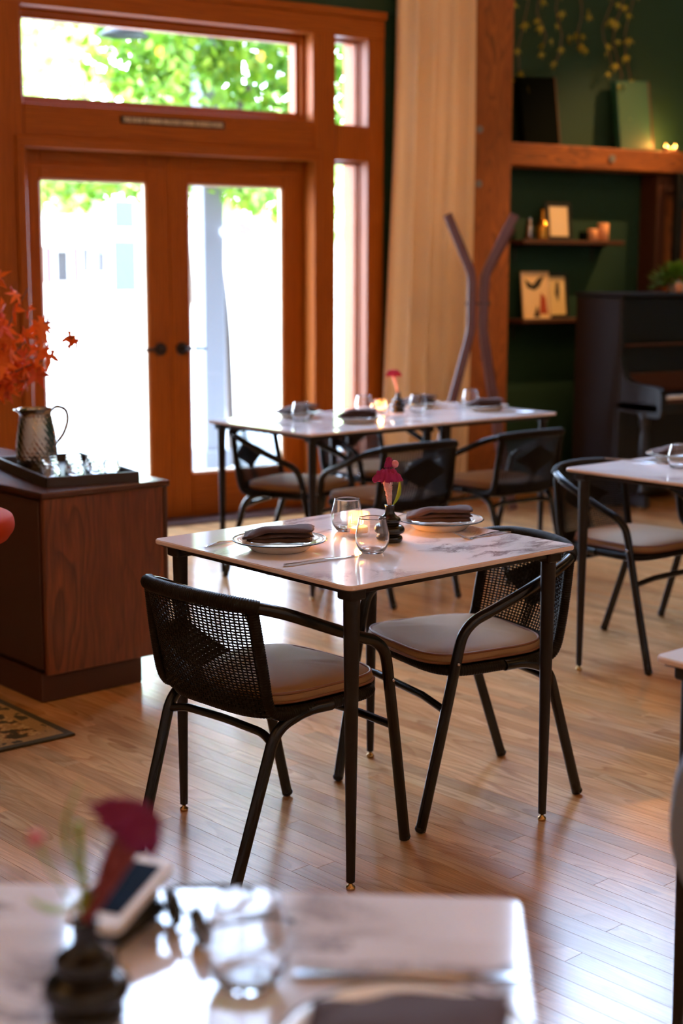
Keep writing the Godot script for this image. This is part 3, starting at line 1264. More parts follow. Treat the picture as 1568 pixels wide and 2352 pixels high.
func fork_shape(s: SurfaceTool) -> void:
	var o := PackedVector2Array()
	var right := [Vector2(-0.100, 0.0055), Vector2(-0.085, 0.006), Vector2(-0.04, 0.0048), Vector2(0.02, 0.0034), Vector2(0.035, 0.0045), Vector2(0.046, 0.0105), Vector2(0.058, 0.0125)]
	for p in right:
		o.append(p)
	# tines
	var zz := [0.0125, 0.0095, 0.0055, 0.0025, -0.0025, -0.0055, -0.0095, -0.0125]
	for k in 4:
		o.append(Vector2(0.098, zz[k * 2] - 0.0003))
		o.append(Vector2(0.098, zz[k * 2 + 1] + 0.0003))
		if k < 3:
			o.append(Vector2(0.062, zz[k * 2 + 1]))
			o.append(Vector2(0.062, zz[k * 2 + 2]))
	for i in range(right.size() - 1, -1, -1):
		o.append(Vector2(right[i].x, -right[i].y))
	slab(s, o, 0.0, 0.0022, func(p: Vector3) -> Vector3:
		var y := 0.0
		if p.x > 0.02:
			var k := (p.x - 0.02) / 0.078
			y = 0.012 * sin(k * 3.6) * -0.35 + 0.016 * k * k
		else:
			y = 0.006 * (1.0 - pow(absf((p.x + 0.04) / 0.065), 2.0))
		return Vector3(p.x, p.y + maxf(y, -0.001) + 0.0005, p.z))

func knife_shape(s: SurfaceTool) -> void:
	var o := PackedVector2Array([Vector2(-0.115, -0.005), Vector2(-0.108, -0.0062), Vector2(-0.05, -0.0056), Vector2(0.0, -0.0048), Vector2(0.01, -0.0068), Vector2(0.06, -0.0080), Vector2(0.10, -0.0070), Vector2(0.116, -0.0020), Vector2(0.117, 0.003), Vector2(0.06, 0.0052), Vector2(0.0, 0.0048), Vector2(-0.05, 0.0056), Vector2(-0.108, 0.0062), Vector2(-0.115, 0.005)])
	slab(s, o, 0.0, 0.005, func(p: Vector3) -> Vector3:
		var k := 1.0 if p.x < 0.0 else lerpf(1.0, 0.3, clampf(p.x / 0.03, 0.0, 1.0))
		return Vector3(p.x, 0.001 + p.y * k, p.z), 1.0, 0.0)

func cutlery(kind: String, label: String, at: Vector3, turn: float) -> void:
	var s := begin()
	if kind == "fork":
		fork_shape(s)
	else:
		knife_shape(s)
	var o := part(self, "dinner_" + kind, s, M.steel)
	o.position = at
	o.rotation.y = turn
	meta(o, label, kind, "steel cutlery laid on the tables")

func make_glass(label: String, at: Vector3, turn := 0.0) -> Node3D:
	var s := begin()
	var outer := curve2([Vector2(0, 0), Vector2(0.020, 0.0), Vector2(0.030, 0.004), Vector2(0.040, 0.022), Vector2(0.0425, 0.045), Vector2(0.0385, 0.068), Vector2(0.0335, 0.090)], 5)
	var inner := curve2([Vector2(0.0328, 0.0905), Vector2(0.0375, 0.068), Vector2(0.0413, 0.045), Vector2(0.0385, 0.024), Vector2(0.027, 0.0095), Vector2(0.0, 0.008)], 5)
	lathe(s, outer + inner, 40)
	var o := part(self, "stemless_glass", s, M.glass)
	o.position = at
	o.rotation.y = turn
	meta(o, label, "glass", "stemless drinking glasses")
	return o

func make_candle(label: String, at: Vector3, energy := 0.04) -> void:
	var t := thing("candle_holder", label, "candle", at, 0.0, "tealight candles in ribbed glass")
	var s := begin()
	lathe(s, [Vector2(0.0, 0.0), Vector2(0.027, 0.0), Vector2(0.0285, 0.003), Vector2(0.0285, 0.066), Vector2(0.0278, 0.068)], 192, Vector3.ZERO, 32, 0.022)
	part(t, "ribbed_glass", s, M.ribglass)
	s = begin()
	lathe(s, [Vector2(0, 0.0125), Vector2(0.0235, 0.0125), Vector2(0.0238, 0.026), Vector2(0.020, 0.0275), Vector2(0, 0.0268)], 32)
	var wx := part(t, "wax", s, M.wax)
	s = begin()
	tube(s, [Vector3(0, 0.026, 0), Vector3(0.0006, 0.032, 0)], 0.0008, 6)
	part(wx, "wick", s, M.blackplastic)
	s = begin()
	lathe(s, [Vector2(0, 0.030), Vector2(0.0032, 0.034), Vector2(0.0036, 0.038), Vector2(0.002, 0.046), Vector2(0, 0.053)], 12)
	part(t, "flame", s, M.flame)
	var l := OmniLight3D.new()
	l.name = "candle_light"
	l.position = Vector3(0, 0.040, 0)
	l.light_color = Color(1.0, 0.62, 0.28)
	l.light_energy = energy
	l.light_size = 0.004
	l.omni_range = 8.0
	l.omni_attenuation = 2.0
	l.shadow_enabled = true
	t.add_child(l)

func make_vase(label: String, at: Vector3) -> Node3D:
	var t := thing("bud_vase", label, "vase", at, 0.0, "black ribbed bud vases")
	var s := begin()
	var prof := [Vector2(0, 0), Vector2(0.028, 0.0), Vector2(0.034, 0.006), Vector2(0.0335, 0.014), Vector2(0.027, 0.018), Vector2(0.028, 0.020), Vector2(0.038, 0.026), Vector2(0.0395, 0.034), Vector2(0.035, 0.042), Vector2(0.025, 0.047), Vector2(0.026, 0.050), Vector2(0.029, 0.056), Vector2(0.0275, 0.063), Vector2(0.019, 0.069), Vector2(0.0130, 0.076), Vector2(0.0118, 0.086), Vector2(0.0122, 0.094), Vector2(0.0135, 0.0965), Vector2(0.0125, 0.0975), Vector2(0.0102, 0.094), Vector2(0.0095, 0.05), Vector2(0, 0.045)]
	lathe(s, curve2(prof, 3), 40)
	part(t, "body", s, M.ceramic)
	return t

func crest(s: SurfaceTool, at: Vector3, w: float, h: float, turn: float, sd: int, tip := 0.0) -> void:
	# ruffled cockscomb crest: a velvety lobed fan that droops at its edge
	var n := 72
	var m := 14
	var nz := FastNoiseLite.new()
	nz.seed = sd
	nz.frequency = 1.0
	nz.fractal_octaves = 2
	var pt := func(i: int, j: int, under: bool) -> Vector3:
		var a := TAU * (i % n) / n
		var t := float(j) / m
		var lobes := 1.0 + (0.10 * sin(a * 7.0 + sd) + 0.07 * sin(a * 12.0 + 1.0)) * t
		var x := w * t * lobes * cos(a)
		var z := 0.62 * w * t * lobes * sin(a)
		var y := h * (0.50 - 1.10 * pow(t, 3.2))
		var fold := sin(cos(a) * t * 11.0 + 5.0 * nz.get_noise_2d(cos(a) * t * 2.0, sin(a) * t * 2.0)) * cos(sin(a) * t * 8.0 + 4.0 * nz.get_noise_2d(cos(a) * t * 2.0 + 7.0, sin(a) * t * 2.0))
		if under:
			y = lerpf(-0.55 * h, h * (0.50 - 1.10), pow(t, 1.6)) - 0.04 * h
		else:
			y += h * (0.20 * fold + 0.12 * sin(a * 12.0) * t * t)
		return at + Vector3(x, y, z).rotated(Vector3.UP, turn).rotated(Vector3(sin(PHI), 0, -cos(PHI)), tip)
	for i in n:
		for j in m:
			if j == 0:
				tri(s, pt.call(i, 0, false), pt.call(i + 1, 1, false), pt.call(i, 1, false))
				tri(s, pt.call(i, 0, true), pt.call(i, 1, true), pt.call(i + 1, 1, true))
			else:
				quad(s, pt.call(i, j, false), pt.call(i + 1, j, false), pt.call(i + 1, j + 1, false), pt.call(i, j + 1, false))
				quad(s, pt.call(i + 1, j, true), pt.call(i, j, true), pt.call(i, j + 1, true), pt.call(i + 1, j + 1, true))
		quad(s, pt.call(i, m, false), pt.call(i + 1, m, false), pt.call(i + 1, m, true), pt.call(i, m, true))

func leaf_blade(s: SurfaceTool, a: Vector3, b: Vector3, w: float, side: Vector3, th := 0.0012) -> void:
	# a lanceolate leaf from a to b with a keel
	var n := 8
	var up := (b - a).cross(side).normalized()
	for i in n:
		var r := []
		for k in [i, i + 1]:
			var t := float(k) / n
			var p := a.lerp(b, t) + up * 0.15 * a.distance_to(b) * sin(PI * t)
			var h := w * pow(sin(PI * clampf(t, 0.02, 0.995)), 0.8)
			r.append([p - side * h + up * h * 0.35, p, p + side * h + up * h * 0.35])
		for j in 2:
			quad(s, r[0][j], r[0][j + 1], r[1][j + 1], r[1][j])
			quad(s, r[0][j + 1] - up * th, r[0][j] - up * th, r[1][j] - up * th, r[1][j + 1] - up * th)

func cockscomb(label: String, at: Vector3, k: float, petal: Material, lean: Vector3, turn: float, extras := true, tip := 0.0, size := 1.0) -> void:
	# stands in a vase whose mouth is at `at`
	var t := thing("cockscomb_flower", label, "flower", at)
	var s := begin()
	var top := Vector3(0, 0.075 * k, 0) + lean
	tube(s, [Vector3(0, -0.030, 0), Vector3(0, 0.004, 0), top * 0.5], 0.0045 * k, 8)
	part(t, "stem", s, M.leaf)
	s = begin()
	var n := 14
	var pts := []
	var sc := []
	for i in n + 1:
		var f := float(i) / n
		pts.append((top * f) + Vector3(0, 0.002, 0))
		sc.append(0.5 + 1.25 * pow(f, 1.2))
	sweep(s, pts, circle(0.0080 * k, 14), sc)
	# fluffy bumps on the stalk
	for i in 260:
		var f := rng.randf()
		var a := rng.randf() * TAU
		var r := 0.0080 * k * (0.5 + 1.25 * pow(f, 1.2))
		blob(s, top * f + Vector3(cos(a) * r, 0.002, sin(a) * r), Vector3.ONE * 0.0023 * k, 6)
	part(t, "stalk", s, M.stalk_dark if petal == M.petal_dark else M.petal_stalk)
	s = begin()
	crest(s, top + Vector3(0, 0.008 * k, 0), 0.037 * k * size, 0.026 * k * size, turn, 5 + int(k * 10), tip)
	part(t, "crest", s, petal)
	if extras:
		s = begin()
		leaf_blade(s, Vector3(0.006, 0.0, 0.004), Vector3(0.026, 0.068, 0.006) * k, 0.006 * k, Vector3(0.3, 0, 1).normalized())
		part(t, "leaf", s, M.leaf)
		s = begin()
		crest(s, top + Vector3(0.008, 0.040, -0.005) * k, 0.014 * k, 0.020 * k, turn + 0.8, 21)
		tube(s, [top, top + Vector3(0.006, 0.020, -0.004) * k, top + Vector3(0.008, 0.036, -0.005) * k], 0.0035 * k, 8, 0.006 * k)
		part(t, "side_crest", s, petal)
		s = begin()
		blob(s, top + Vector3(0.024, 0.034, 0.0) * k, Vector3(0.0095, 0.0105, 0.0095) * k, 14, 0.25, 90.0)
		tube(s, [top * 0.3, top + Vector3(0.022, 0.026, 0) * k], 0.0014, 6)
		part(t, "globe_bloom", s, M.petal_pink)

func place_setting(where: String, plate_at: Vector3, turn: float) -> void:
	make_plate("cream plate with a dark rim " + where, plate_at)
	make_napkin("dark brown napkin folded on the plate " + where, plate_at + Vector3(0, 0.0235, 0), turn)

# ------------------------------------------------------------------ sideboard corner
func build_sideboard() -> void:
	var t := thing("sideboard", "dark walnut sideboard with a tray on top, left of the front table", "sideboard", Vector3(1.75, 0, -4.57), deg_to_rad(8.6))
	# local: x along the narrow end that faces the room, -z along the length
	var w := 0.50
	var l := 1.55
	var s := begin()
	bb(s, Vector3(-0.005, 0.0, -l + 0.03), Vector3(w - 0.10, 0.10, -0.035), 0.004)
	part(t, "plinth", s, M.shelf)
	s = begin()
	bb(s, Vector3(0.02, 0.10, -l), Vector3(w - 0.02, 0.695, -0.02), 0.003)
	part(t, "carcass", s, M.shelf)
	s = begin()
	bb(s, Vector3(0.004, 0.10, -0.022), Vector3(w - 0.022, 0.70, 0.0), 0.003)
	part(t, "end_panel", s, M.walnut)
	s = begin()
	bb(s, Vector3(w - 0.02, 0.10, -l), Vector3(w, 0.70, -0.004), 0.004)
	part(t, "back_panel", s, M.shelf)
	s = begin()
	bb(s, Vector3(-0.004, 0.700, -l - 0.004), Vector3(w + 0.004, 0.722, 0.006), 0.004)
	part(t, "top", s, mat(rgb8(74, 36, 24), 0.22))
	for k in 3:
		s = begin()
		var z0 := -0.03 - k * 0.505
		bb(s, Vector3(0.0, 0.115, z0 - 0.495), Vector3(0.02, 0.69, z0), 0.003)
		var d := part(t, "door", s, M.shelf)
		s = begin()
		tube(s, [Vector3(0.0, 0.45, z0 - 0.44), Vector3(-0.022, 0.45, z0 - 0.44)], 0.010, 12)
		part(d, "knob", s, M.brass)
	# tray
	var y := 0.722
	var tr := thing("serving_tray", "dark rectangular serving tray on the sideboard", "tray", Vector3(1.805, y, -4.675), deg_to_rad(-4.0))
	var tw := 0.335
	var tl := 0.62
	s = begin()
	bb(s, Vector3(0, 0, -tl), Vector3(tw, 0.006, 0), 0.001)
	part(tr, "base", s, M.tray)
	for e in [[Vector3(0, 0, -0.012), Vector3(tw, 0.036, 0)], [Vector3(0, 0, -tl), Vector3(tw, 0.036, -tl + 0.012)], [Vector3(0, 0, -tl), Vector3(0.012, 0.036, 0)], [Vector3(tw - 0.012, 0, -tl), Vector3(tw, 0.036, 0)]]:
		s = begin()
		bb(s, e[0], e[1], 0.002)
		part(tr, "side", s, M.tray)
	# hammered pitcher
	var p := thing("water_pitcher", "hammered metal water pitcher with a curved handle on the dark tray", "pitcher", Vector3(1.935, y + 0.006, -5.09), deg_to_rad(18))
	p.scale = Vector3.ONE * 1.14
	s = begin()
	hammered(s)
	part(p, "jug", s, M.silver)
	s = begin()
	tube(s, spline([Vector3(0.058, 0.182, 0), Vector3(0.085, 0.196, 0), Vector3(0.122, 0.182, 0), Vector3(0.128, 0.145, 0), Vector3(0.105, 0.100, 0), Vector3(0.062, 0.068, 0)], 8), 0.0065, 10)
	part(p, "handle", s, M.silver)
	# upturned tumblers
	var spots := [[1.875, -4.80], [1.955, -4.78], [2.035, -4.775], [2.10, -4.80], [1.90, -4.88], [1.985, -4.87], [2.065, -4.87], [1.93, -4.965], [2.02, -4.955], [2.10, -4.96]]
	s = begin()
	lathe(s, [Vector2(0.0300, 0.0), Vector2(0.0318, 0.001), Vector2(0.030, 0.03), Vector2(0.0265, 0.060), Vector2(0.024, 0.0635), Vector2(0, 0.064), Vector2(0, 0.056), Vector2(0.023, 0.0545), Vector2(0.0285, 0.03), Vector2(0.0300, 0.0)], 28)
	var tm := finish(s)
	var where := ["at the left of the front row", "second in the front row", "third in the front row", "at the right end of the front row", "left in the middle row", "in the centre of the middle row", "right in the middle row", "left in the back row next to the pitcher", "in the middle of the back row", "right in the back row"]
	for k in spots.size():
		var o := inst(self, "tumbler", tm, M.glass, Vector3(spots[k][0], y + 0.006, spots[k][1]))
		meta(o, "upturned clear tumbler on the dark tray, " + where[k], "glass", "tumblers on the tray")
	# maple branches in a vase behind the pitcher
	var vt := thing("tall_vase", "pale tall vase with orange maple branches at the left edge", "vase", Vector3(1.80, y, -5.35))
	s = begin()
	lathe(s, curve2([Vector2(0, 0), Vector2(0.05, 0), Vector2(0.065, 0.06), Vector2(0.058, 0.14), Vector2(0.036, 0.20), Vector2(0.042, 0.23), Vector2(0.036, 0.228), Vector2(0.030, 0.19), Vector2(0.0, 0.05)], 4), 32)
	part(vt, "body", s, M.white)
	var mp := thing("maple_branches", "bunch of bright orange maple leaves on twigs above the pitcher", "foliage", Vector3(1.80, y + 0.20, -5.35))
	var leaves := [maple_leaf(0.070), maple_leaf(0.060), maple_leaf(0.050)]
	var r3 := RandomNumberGenerator.new()
	r3.seed = 91
	var right := Vector3(cos(PHI), 0, sin(PHI))
	var back := Vector3(sin(PHI), 0, -cos(PHI))
	var tips := [[0.36, 0.28, 0.12], [0.30, 0.36, 0.0], [0.20, 0.46, 0.05], [0.10, 0.52, -0.02], [0.27, 0.20, -0.05], [0.16, 0.34, -0.08], [0.05, 0.40, 0.08], [0.20, 0.12, 0.0], [0.12, 0.24, -0.05]]
	for tp in tips:
		var tip: Vector3 = right * tp[0] + Vector3.UP * tp[1] + back * tp[2]
		var path := spline([Vector3(0, -0.15, 0), Vector3(0, 0.03, 0), tip * 0.5 + Vector3(0, 0.04, 0), tip], 6)
		s = begin()
		tube(s, path, 0.0034, 6, 0.0022)
		var br := part(mp, "twig", s, M.twig)
		for k in 15:
			var at: Vector3 = path[int(lerpf(path.size() * 0.42, path.size() - 1, (k + r3.randf() * 0.6) / 15.0))]
			at += Vector3(r3.randf_range(-1, 1), r3.randf_range(-0.8, 0.9), r3.randf_range(-1, 1)) * 0.042
			var o := inst(br, "leaf", leaves[r3.randi() % 3], M.maple if r3.randf() < 0.6 else M.maple2, at)
			o.rotation = Vector3(r3.randf_range(0.5, 2.2), r3.randf_range(-1.4, 0.6), r3.randf_range(-2.5, 2.5))
	# books or boxes at the back of the tray
	var bx := thing("linen_box", "pale flat box behind the pitcher at the left edge", "box", Vector3(1.75, y, -5.85), deg_to_rad(8.6))
	s = begin()
	bb(s, Vector3(-0.08, 0, -0.15), Vector3(0.12, 0.045, 0.12), 0.004)
	part(bx, "body", s, M.white)
	s = begin()
	bb(s, Vector3(-0.083, 0.045, -0.153), Vector3(0.123, 0.062, 0.123), 0.004)
	part(bx, "lid", s, M.white)

func hammered(s: SurfaceTool) -> void:
	var prof := curve2([Vector2(0.0, 0.0), Vector2(0.050, 0.0), Vector2(0.058, 0.006), Vector2(0.064, 0.035), Vector2(0.0655, 0.065), Vector2(0.062, 0.11), Vector2(0.054, 0.155), Vector2(0.050, 0.178), Vector2(0.053, 0.192), Vector2(0.056, 0.197)], 7)
	var seg := 96
	var pt := func(i: int, j: int, inside: bool) -> Vector3:
		var a := TAU * j / seg
		var r: float = prof[i].x - (0.0018 if inside else 0.0)
		var y: float = prof[i].y
		if not inside and y > 0.008 and y < 0.175:
			var row := floorf(y / 0.0125)
			var cy := y / 0.0125 - row - 0.5
			var q := a / TAU * 24.0 + 0.5 * fmod(row, 2.0)
			var cx := q - floorf(q) - 0.5
			r -= 0.0026 * (1.0 - minf(1.0, 4.0 * (cx * cx + cy * cy))) - 0.0004
		# spout on the -x side
		if y > 0.165:
			var f := (y - 0.165) / 0.032
			var d := absf(wrapf(a - PI, -PI, PI))
			r += 0.030 * f * f * exp(-d * d * 7.0)
		return Vector3(r * cos(a), y, r * sin(a))
	for i in prof.size() - 1:
		for j in seg:
			if prof[i].x < 1e-6:
				tri(s, pt.call(i, j, false), pt.call(i + 1, j, false), pt.call(i + 1, j + 1, false))
				continue
			quad(s, pt.call(i, j, false), pt.call(i + 1, j, false), pt.call(i + 1, j + 1, false), pt.call(i, j + 1, false))
			if i > 3:
				quad(s, pt.call(i, j + 1, true), pt.call(i + 1, j + 1, true), pt.call(i + 1, j, true), pt.call(i, j, true))

func maple_leaf(r: float) -> ArrayMesh:
	var o := PackedVector2Array()
	var lobes := [[-2.3, 0.50], [-1.15, 0.85], [0.0, 1.0], [1.15, 0.85], [2.3, 0.50]]
	o.append(Vector2(-0.06, -0.05) * r)
	for k in lobes.size():
		var a: float = lobes[k][0]
		var l: float = lobes[k][1]
		var d := Vector2(sin(a), cos(a))
		var sd := Vector2(d.y, -d.x)
		o.append((d * l * 0.45 - sd * 0.17) * r)
		o.append(d * l * r)
		o.append((d * l * 0.45 + sd * 0.17) * r)
		if k < lobes.size() - 1:
			var m: float = (a + lobes[k + 1][0]) / 2.0
			o.append(Vector2(sin(m), cos(m)) * 0.24 * r)
	o.append(Vector2(0.06, -0.05) * r)
	var s := begin()
	slab(s, o, 0.0, 0.0008, func(p: Vector3) -> Vector3: return Vector3(p.x, p.y - 3.5 * p.length_squared() / (r * 14.0) - absf(p.x) * 0.25, p.z))
	return finish(s)

func build_left() -> void:
	var c := thing("bar_stool", "round orange-red upholstered stool cut off at the left edge", "stool", Vector3(1.205, 0, -3.905), 0.3)
	var s := begin()
	lathe(s, curve2([Vector2(0, 0.715), Vector2(0.15, 0.715), Vector2(0.185, 0.735), Vector2(0.196, 0.765), Vector2(0.180, 0.795), Vector2(0.10, 0.808), Vector2(0, 0.81)], 5), 36)
	part(c, "seat", s, M.orange)
	s = begin()
	tube(s, [Vector3(0, 0.02, 0), Vector3(0, 0.716, 0)], 0.026, 16)
	part(c, "column", s, M.darkmetal)
	s = begin()
	lathe(s, [Vector2(0, 0.010), Vector2(0.13, 0.010), Vector2(0.13, 0.016), Vector2(0.05, 0.03), Vector2(0, 0.03)], 28)
	part(c, "base", s, M.darkmetal)
	# rug: its right front corner shows
	s = begin()
	var u := Vector2(cos(deg_to_rad(8.0)), -sin(deg_to_rad(8.0)))
	slab(s, PackedVector2Array([Vector2(0, 0), Vector2(-1.4, 0), Vector2(-1.4, -2.2), Vector2(0, -2.2)]), 0.0, 0.009, null, 1.0, 0.002)
	var o := part(self, "rug", s, M.rug)
	o.position = Vector3(1.698, 0.0008, -4.214)
	o.rotation.y = deg_to_rad(8.0)
	M.rug.uv1_scale = Vector3(1.0 / 1.4, 1.0 / 2.2, 1)
	meta(o, "worn patterned beige and dark rug on the wooden floor at the left", "rug")

# ------------------------------------------------------------------ back of the room
func build_curtain() -> void:
	var t := thing("curtain", "long beige pleated curtain hanging between the entrance and the timber post", "curtain", Vector3(0, 0, 0))
	var s := begin()
	var n := 110
	var m := 26
	var pt := func(i: int, j: int, off: float) -> Vector3:
		var u := float(i) / n
		var v := float(j) / m
		var y := lerpf(0.015, 3.62, v)
		var xl := lerpf(5.02, 5.135, smoothstep(0.0, 0.8, v)) - 0.02 * sin(v * 3.0)
		var x := lerpf(xl, 5.70, u)
		var fold := (1.0 - 2.0 * pow(absf(sin(u * PI * 4.5 + 0.3 * sin(v * 2.2) + 0.4)), 0.7)) * 0.062 + sin(u * TAU * 11.0 + v) * 0.010
		return Vector3(x + 0.012 * cos(u * TAU * 5.0), y, -7.40 + fold + 0.015 * sin(v * 4.0 + u * 6.0) + off)
	for i in n:
		for j in m:
			quad(s, pt.call(i, j, 0.0), pt.call(i + 1, j, 0.0), pt.call(i + 1, j + 1, 0.0), pt.call(i, j + 1, 0.0))
	for i in n:
		quad(s, pt.call(i, 0, 0.0), pt.call(i, 0, -0.002), pt.call(i + 1, 0, -0.002), pt.call(i + 1, 0, 0.0))
	part(t, "cloth", s, M.curtain)
	s = begin()
	tube(s, [Vector3(4.75, 3.66, -7.40), Vector3(5.74, 3.66, -7.40)], 0.014, 12)
	part(t, "rod", s, M.bronze)
	for x in [4.85, 5.68]:
		s = begin()
		tube(s, [Vector3(x, 3.66, -7.40), Vector3(x, 3.66, -7.54)], 0.009, 8)
		part(t, "rod_bracket", s, M.bronze)

func build_coat_rack() -> void:
	var t := thing("coat_rack", "mauve-brown coat stand of bent wooden bars in front of the timber post", "coat rack", Vector3(5.433, 0, -7.0), PHI * -1.0)
	# local x runs across the picture
	var k := 1.0
	var bars := [
		[Vector3(-0.195, 1.77, 0.02), Vector3(-0.045, 1.425, 0.012), Vector3(-0.045, 1.09, 0.012), Vector3(-0.215, 0.42, 0.03), Vector3(-0.315, 0.012, 0.04)],
		[Vector3(0.205, 1.77, -0.02), Vector3(0.035, 1.425, -0.012), Vector3(0.030, 1.09, -0.012), Vector3(0.150, 0.42, -0.03), Vector3(0.235, 0.012, -0.04)],
		[Vector3(0.200, 1.70, -0.15), Vector3(0.036, 1.41, -0.060), Vector3(0.032, 1.09, -0.060), Vector3(0.150, 0.42, -0.16), Vector3(0.235, 0.012, -0.24)],
	]
	for b in bars:
		var s := begin()
		sweep(s, soft(b, 0.05, 4), [Vector2(-0.018, -0.022), Vector2(-0.014, -0.026), Vector2(0.014, -0.026), Vector2(0.018, -0.022), Vector2(0.018, 0.022), Vector2(0.014, 0.026), Vector2(-0.014, 0.026), Vector2(-0.018, 0.022)], [], true, 1.0, true)
		part(t, "bar", s, M.rack)
	var s2 := begin()
	tube(s2, [Vector3(-0.08, 1.25, 0.0), Vector3(0.07, 1.25, 0.0)], 0.007, 8)
	part(t, "bolt", s2, M.bronze)

func build_piano() -> void:
	var t := thing("upright_piano", "black upright piano with its left end toward the room", "piano", Vector3(6.29, 0, -6.69))
	# local: x along the keyboard, z toward the player, z = 0 is the front of the case
	var l := 1.46
	var add := func(n: String, a: Vector3, b: Vector3, m: Material, bev := 0.006) -> Node3D:
		var q := begin()
		bb(q, a, b, bev)
		return part(t, n, q, m)
	add.call("end_panel", Vector3(0, 0.0, -0.42), Vector3(0.035, 1.285, 0.0), M.piano)
	add.call("end_panel", Vector3(l - 0.035, 0.0, -0.42), Vector3(l, 1.285, 0.0), M.piano)
	add.call("soundboard_back", Vector3(0.035, 0.06, -0.42), Vector3(l - 0.035, 1.27, -0.38), M.shelf)
	add.call("lid", Vector3(-0.012, 1.287, -0.43), Vector3(l + 0.012, 1.31, 0.015), M.piano, 0.009)
	add.call("upper_panel", Vector3(0.035, 0.80, -0.06), Vector3(l - 0.035, 1.285, -0.03), M.piano)
	add.call("music_shelf", Vector3(0.04, 0.985, -0.03), Vector3(l - 0.04, 1.0, 0.02), M.shelf)
	add.call("lower_panel", Vector3(0.035, 0.06, -0.05), Vector3(l - 0.035, 0.60, -0.03), M.piano)
	add.call("key_bed", Vector3(0.0, 0.605, -0.03), Vector3(l, 0.66, 0.33), M.piano)
	add.call("fall_board", Vector3(0.045, 0.70, -0.03), Vector3(l - 0.045, 0.82, -0.005), M.shelf)
	add.call("key_slip", Vector3(0.045, 0.66, 0.305), Vector3(l - 0.045, 0.685, 0.325), M.shelf)
	# curved cheeks, legs and toe blocks
	for x in [0.0, l - 0.045]:
		var o := PackedVector2Array()
		for p in [[0.0, 0.60], [0.30, 0.575], [0.345, 0.58], [0.355, 0.62], [0.355, 0.70], [0.345, 0.745], [0.30, 0.76], [0.10, 0.775], [0.05, 0.80], [0.02, 0.86], [0.0, 0.93]]:
			o.append(Vector2(p[0], p[1]))
		var q := begin()
		slab(q, o, 0.0, 0.045, func(p: Vector3) -> Vector3: return Vector3(x + p.y, p.z, p.x), 1.0, 0.005)
		part(t, "cheek", q, M.piano)
		q = begin()
		lathe(q, [Vector2(0, 0.10), Vector2(0.030, 0.10), Vector2(0.030, 0.13), Vector2(0.020, 0.145), Vector2(0.026, 0.22), Vector2(0.034, 0.36), Vector2(0.030, 0.46), Vector2(0.022, 0.50), Vector2(0.034, 0.53), Vector2(0.034, 0.56), Vector2(0.045, 0.605), Vector2(0, 0.605)], 20, Vector3(x + 0.024, 0, 0.20))
		part(t, "leg", q, M.piano)
		q = begin()
		bb(q, Vector3(x, 0.02, -0.02), Vector3(x + 0.05, 0.10, 0.25), 0.008)
		var tb := part(t, "toe_block", q, M.piano)
		q = begin()
		lathe(q, [Vector2(0, 0), Vector2(0.013, 0), Vector2(0.016, 0.01), Vector2(0.013, 0.022), Vector2(0, 0.022)], 12, Vector3(x + 0.025, 0, 0.20))
		part(tb, "castor", q, M.brass)
	# keys
	var q2 := begin()
	box(q2, Vector3(0.0222, 0.018, 0.15), Vector3.ZERO, 0.0015)
	var wk := finish(q2)
	q2 = begin()
	box(q2, Vector3(0.011, 0.012, 0.095), Vector3.ZERO, 0.002)
	var bk := finish(q2)
	for i in 52:
		inst(t, "white_key", wk, M.ivory, Vector3(0.105 + i * 0.0238, 0.69, 0.225))
		if i < 51 and not [1, 4].has(i % 7):
			inst(t, "black_key", bk, M.piano, Vector3(0.105 + (i + 0.5) * 0.0238, 0.705, 0.197))
	# plant and small things on the lid
	var pl := thing("potted_fern", "bushy green potted plant on top of the black piano", "plant", Vector3(6.98, 1.31, -6.93))
	q2 = begin()
	lathe(q2, [Vector2(0, 0), Vector2(0.05, 0), Vector2(0.062, 0.07), Vector2(0.066, 0.075), Vector2(0.058, 0.075), Vector2(0.05, 0.06), Vector2(0, 0.06)], 24)
	part(pl, "pot", q2, M.white)
	q2 = begin()
	var r4 := RandomNumberGenerator.new()
	r4.seed = 12
	for k in 260:
		var a := r4.randf() * TAU
		var e := r4.randf_range(-0.25, 1.45)
		var len := r4.randf_range(0.09, 0.19)
		var d := Vector3(cos(a) * cos(e), sin(e) * 0.75, sin(a) * cos(e))
		var b := Vector3(0, 0.08, 0) + d * len * 0.55
		leaf_blade(q2, b, b + d * len * 0.55 + Vector3(0, -0.02, 0), 0.012, d.cross(Vector3(0.2, 1, 0.1)).normalized())
	var f := part(pl, "fronds", q2, M.ivy)
	meta(f, "", "", "", "stuff")
	for k in 2:
		q2 = begin()
		lathe(q2, [Vector2(0, 0), Vector2(0.024, 0), Vector2(0.026, 0.05), Vector2(0.022, 0.055), Vector2(0, 0.055)], 18)
		var cn := part(self, "pillar_candle", q2, M.candle)
		cn.position = Vector3(6.86 + k * 0.20, 1.31, -6.79 + 0.02 * k)
		meta(cn, ["stubby pale candle at the left foot of the fern on the piano", "stubby pale candle right of the other one on the piano"][k], "candle", "candles on the piano")

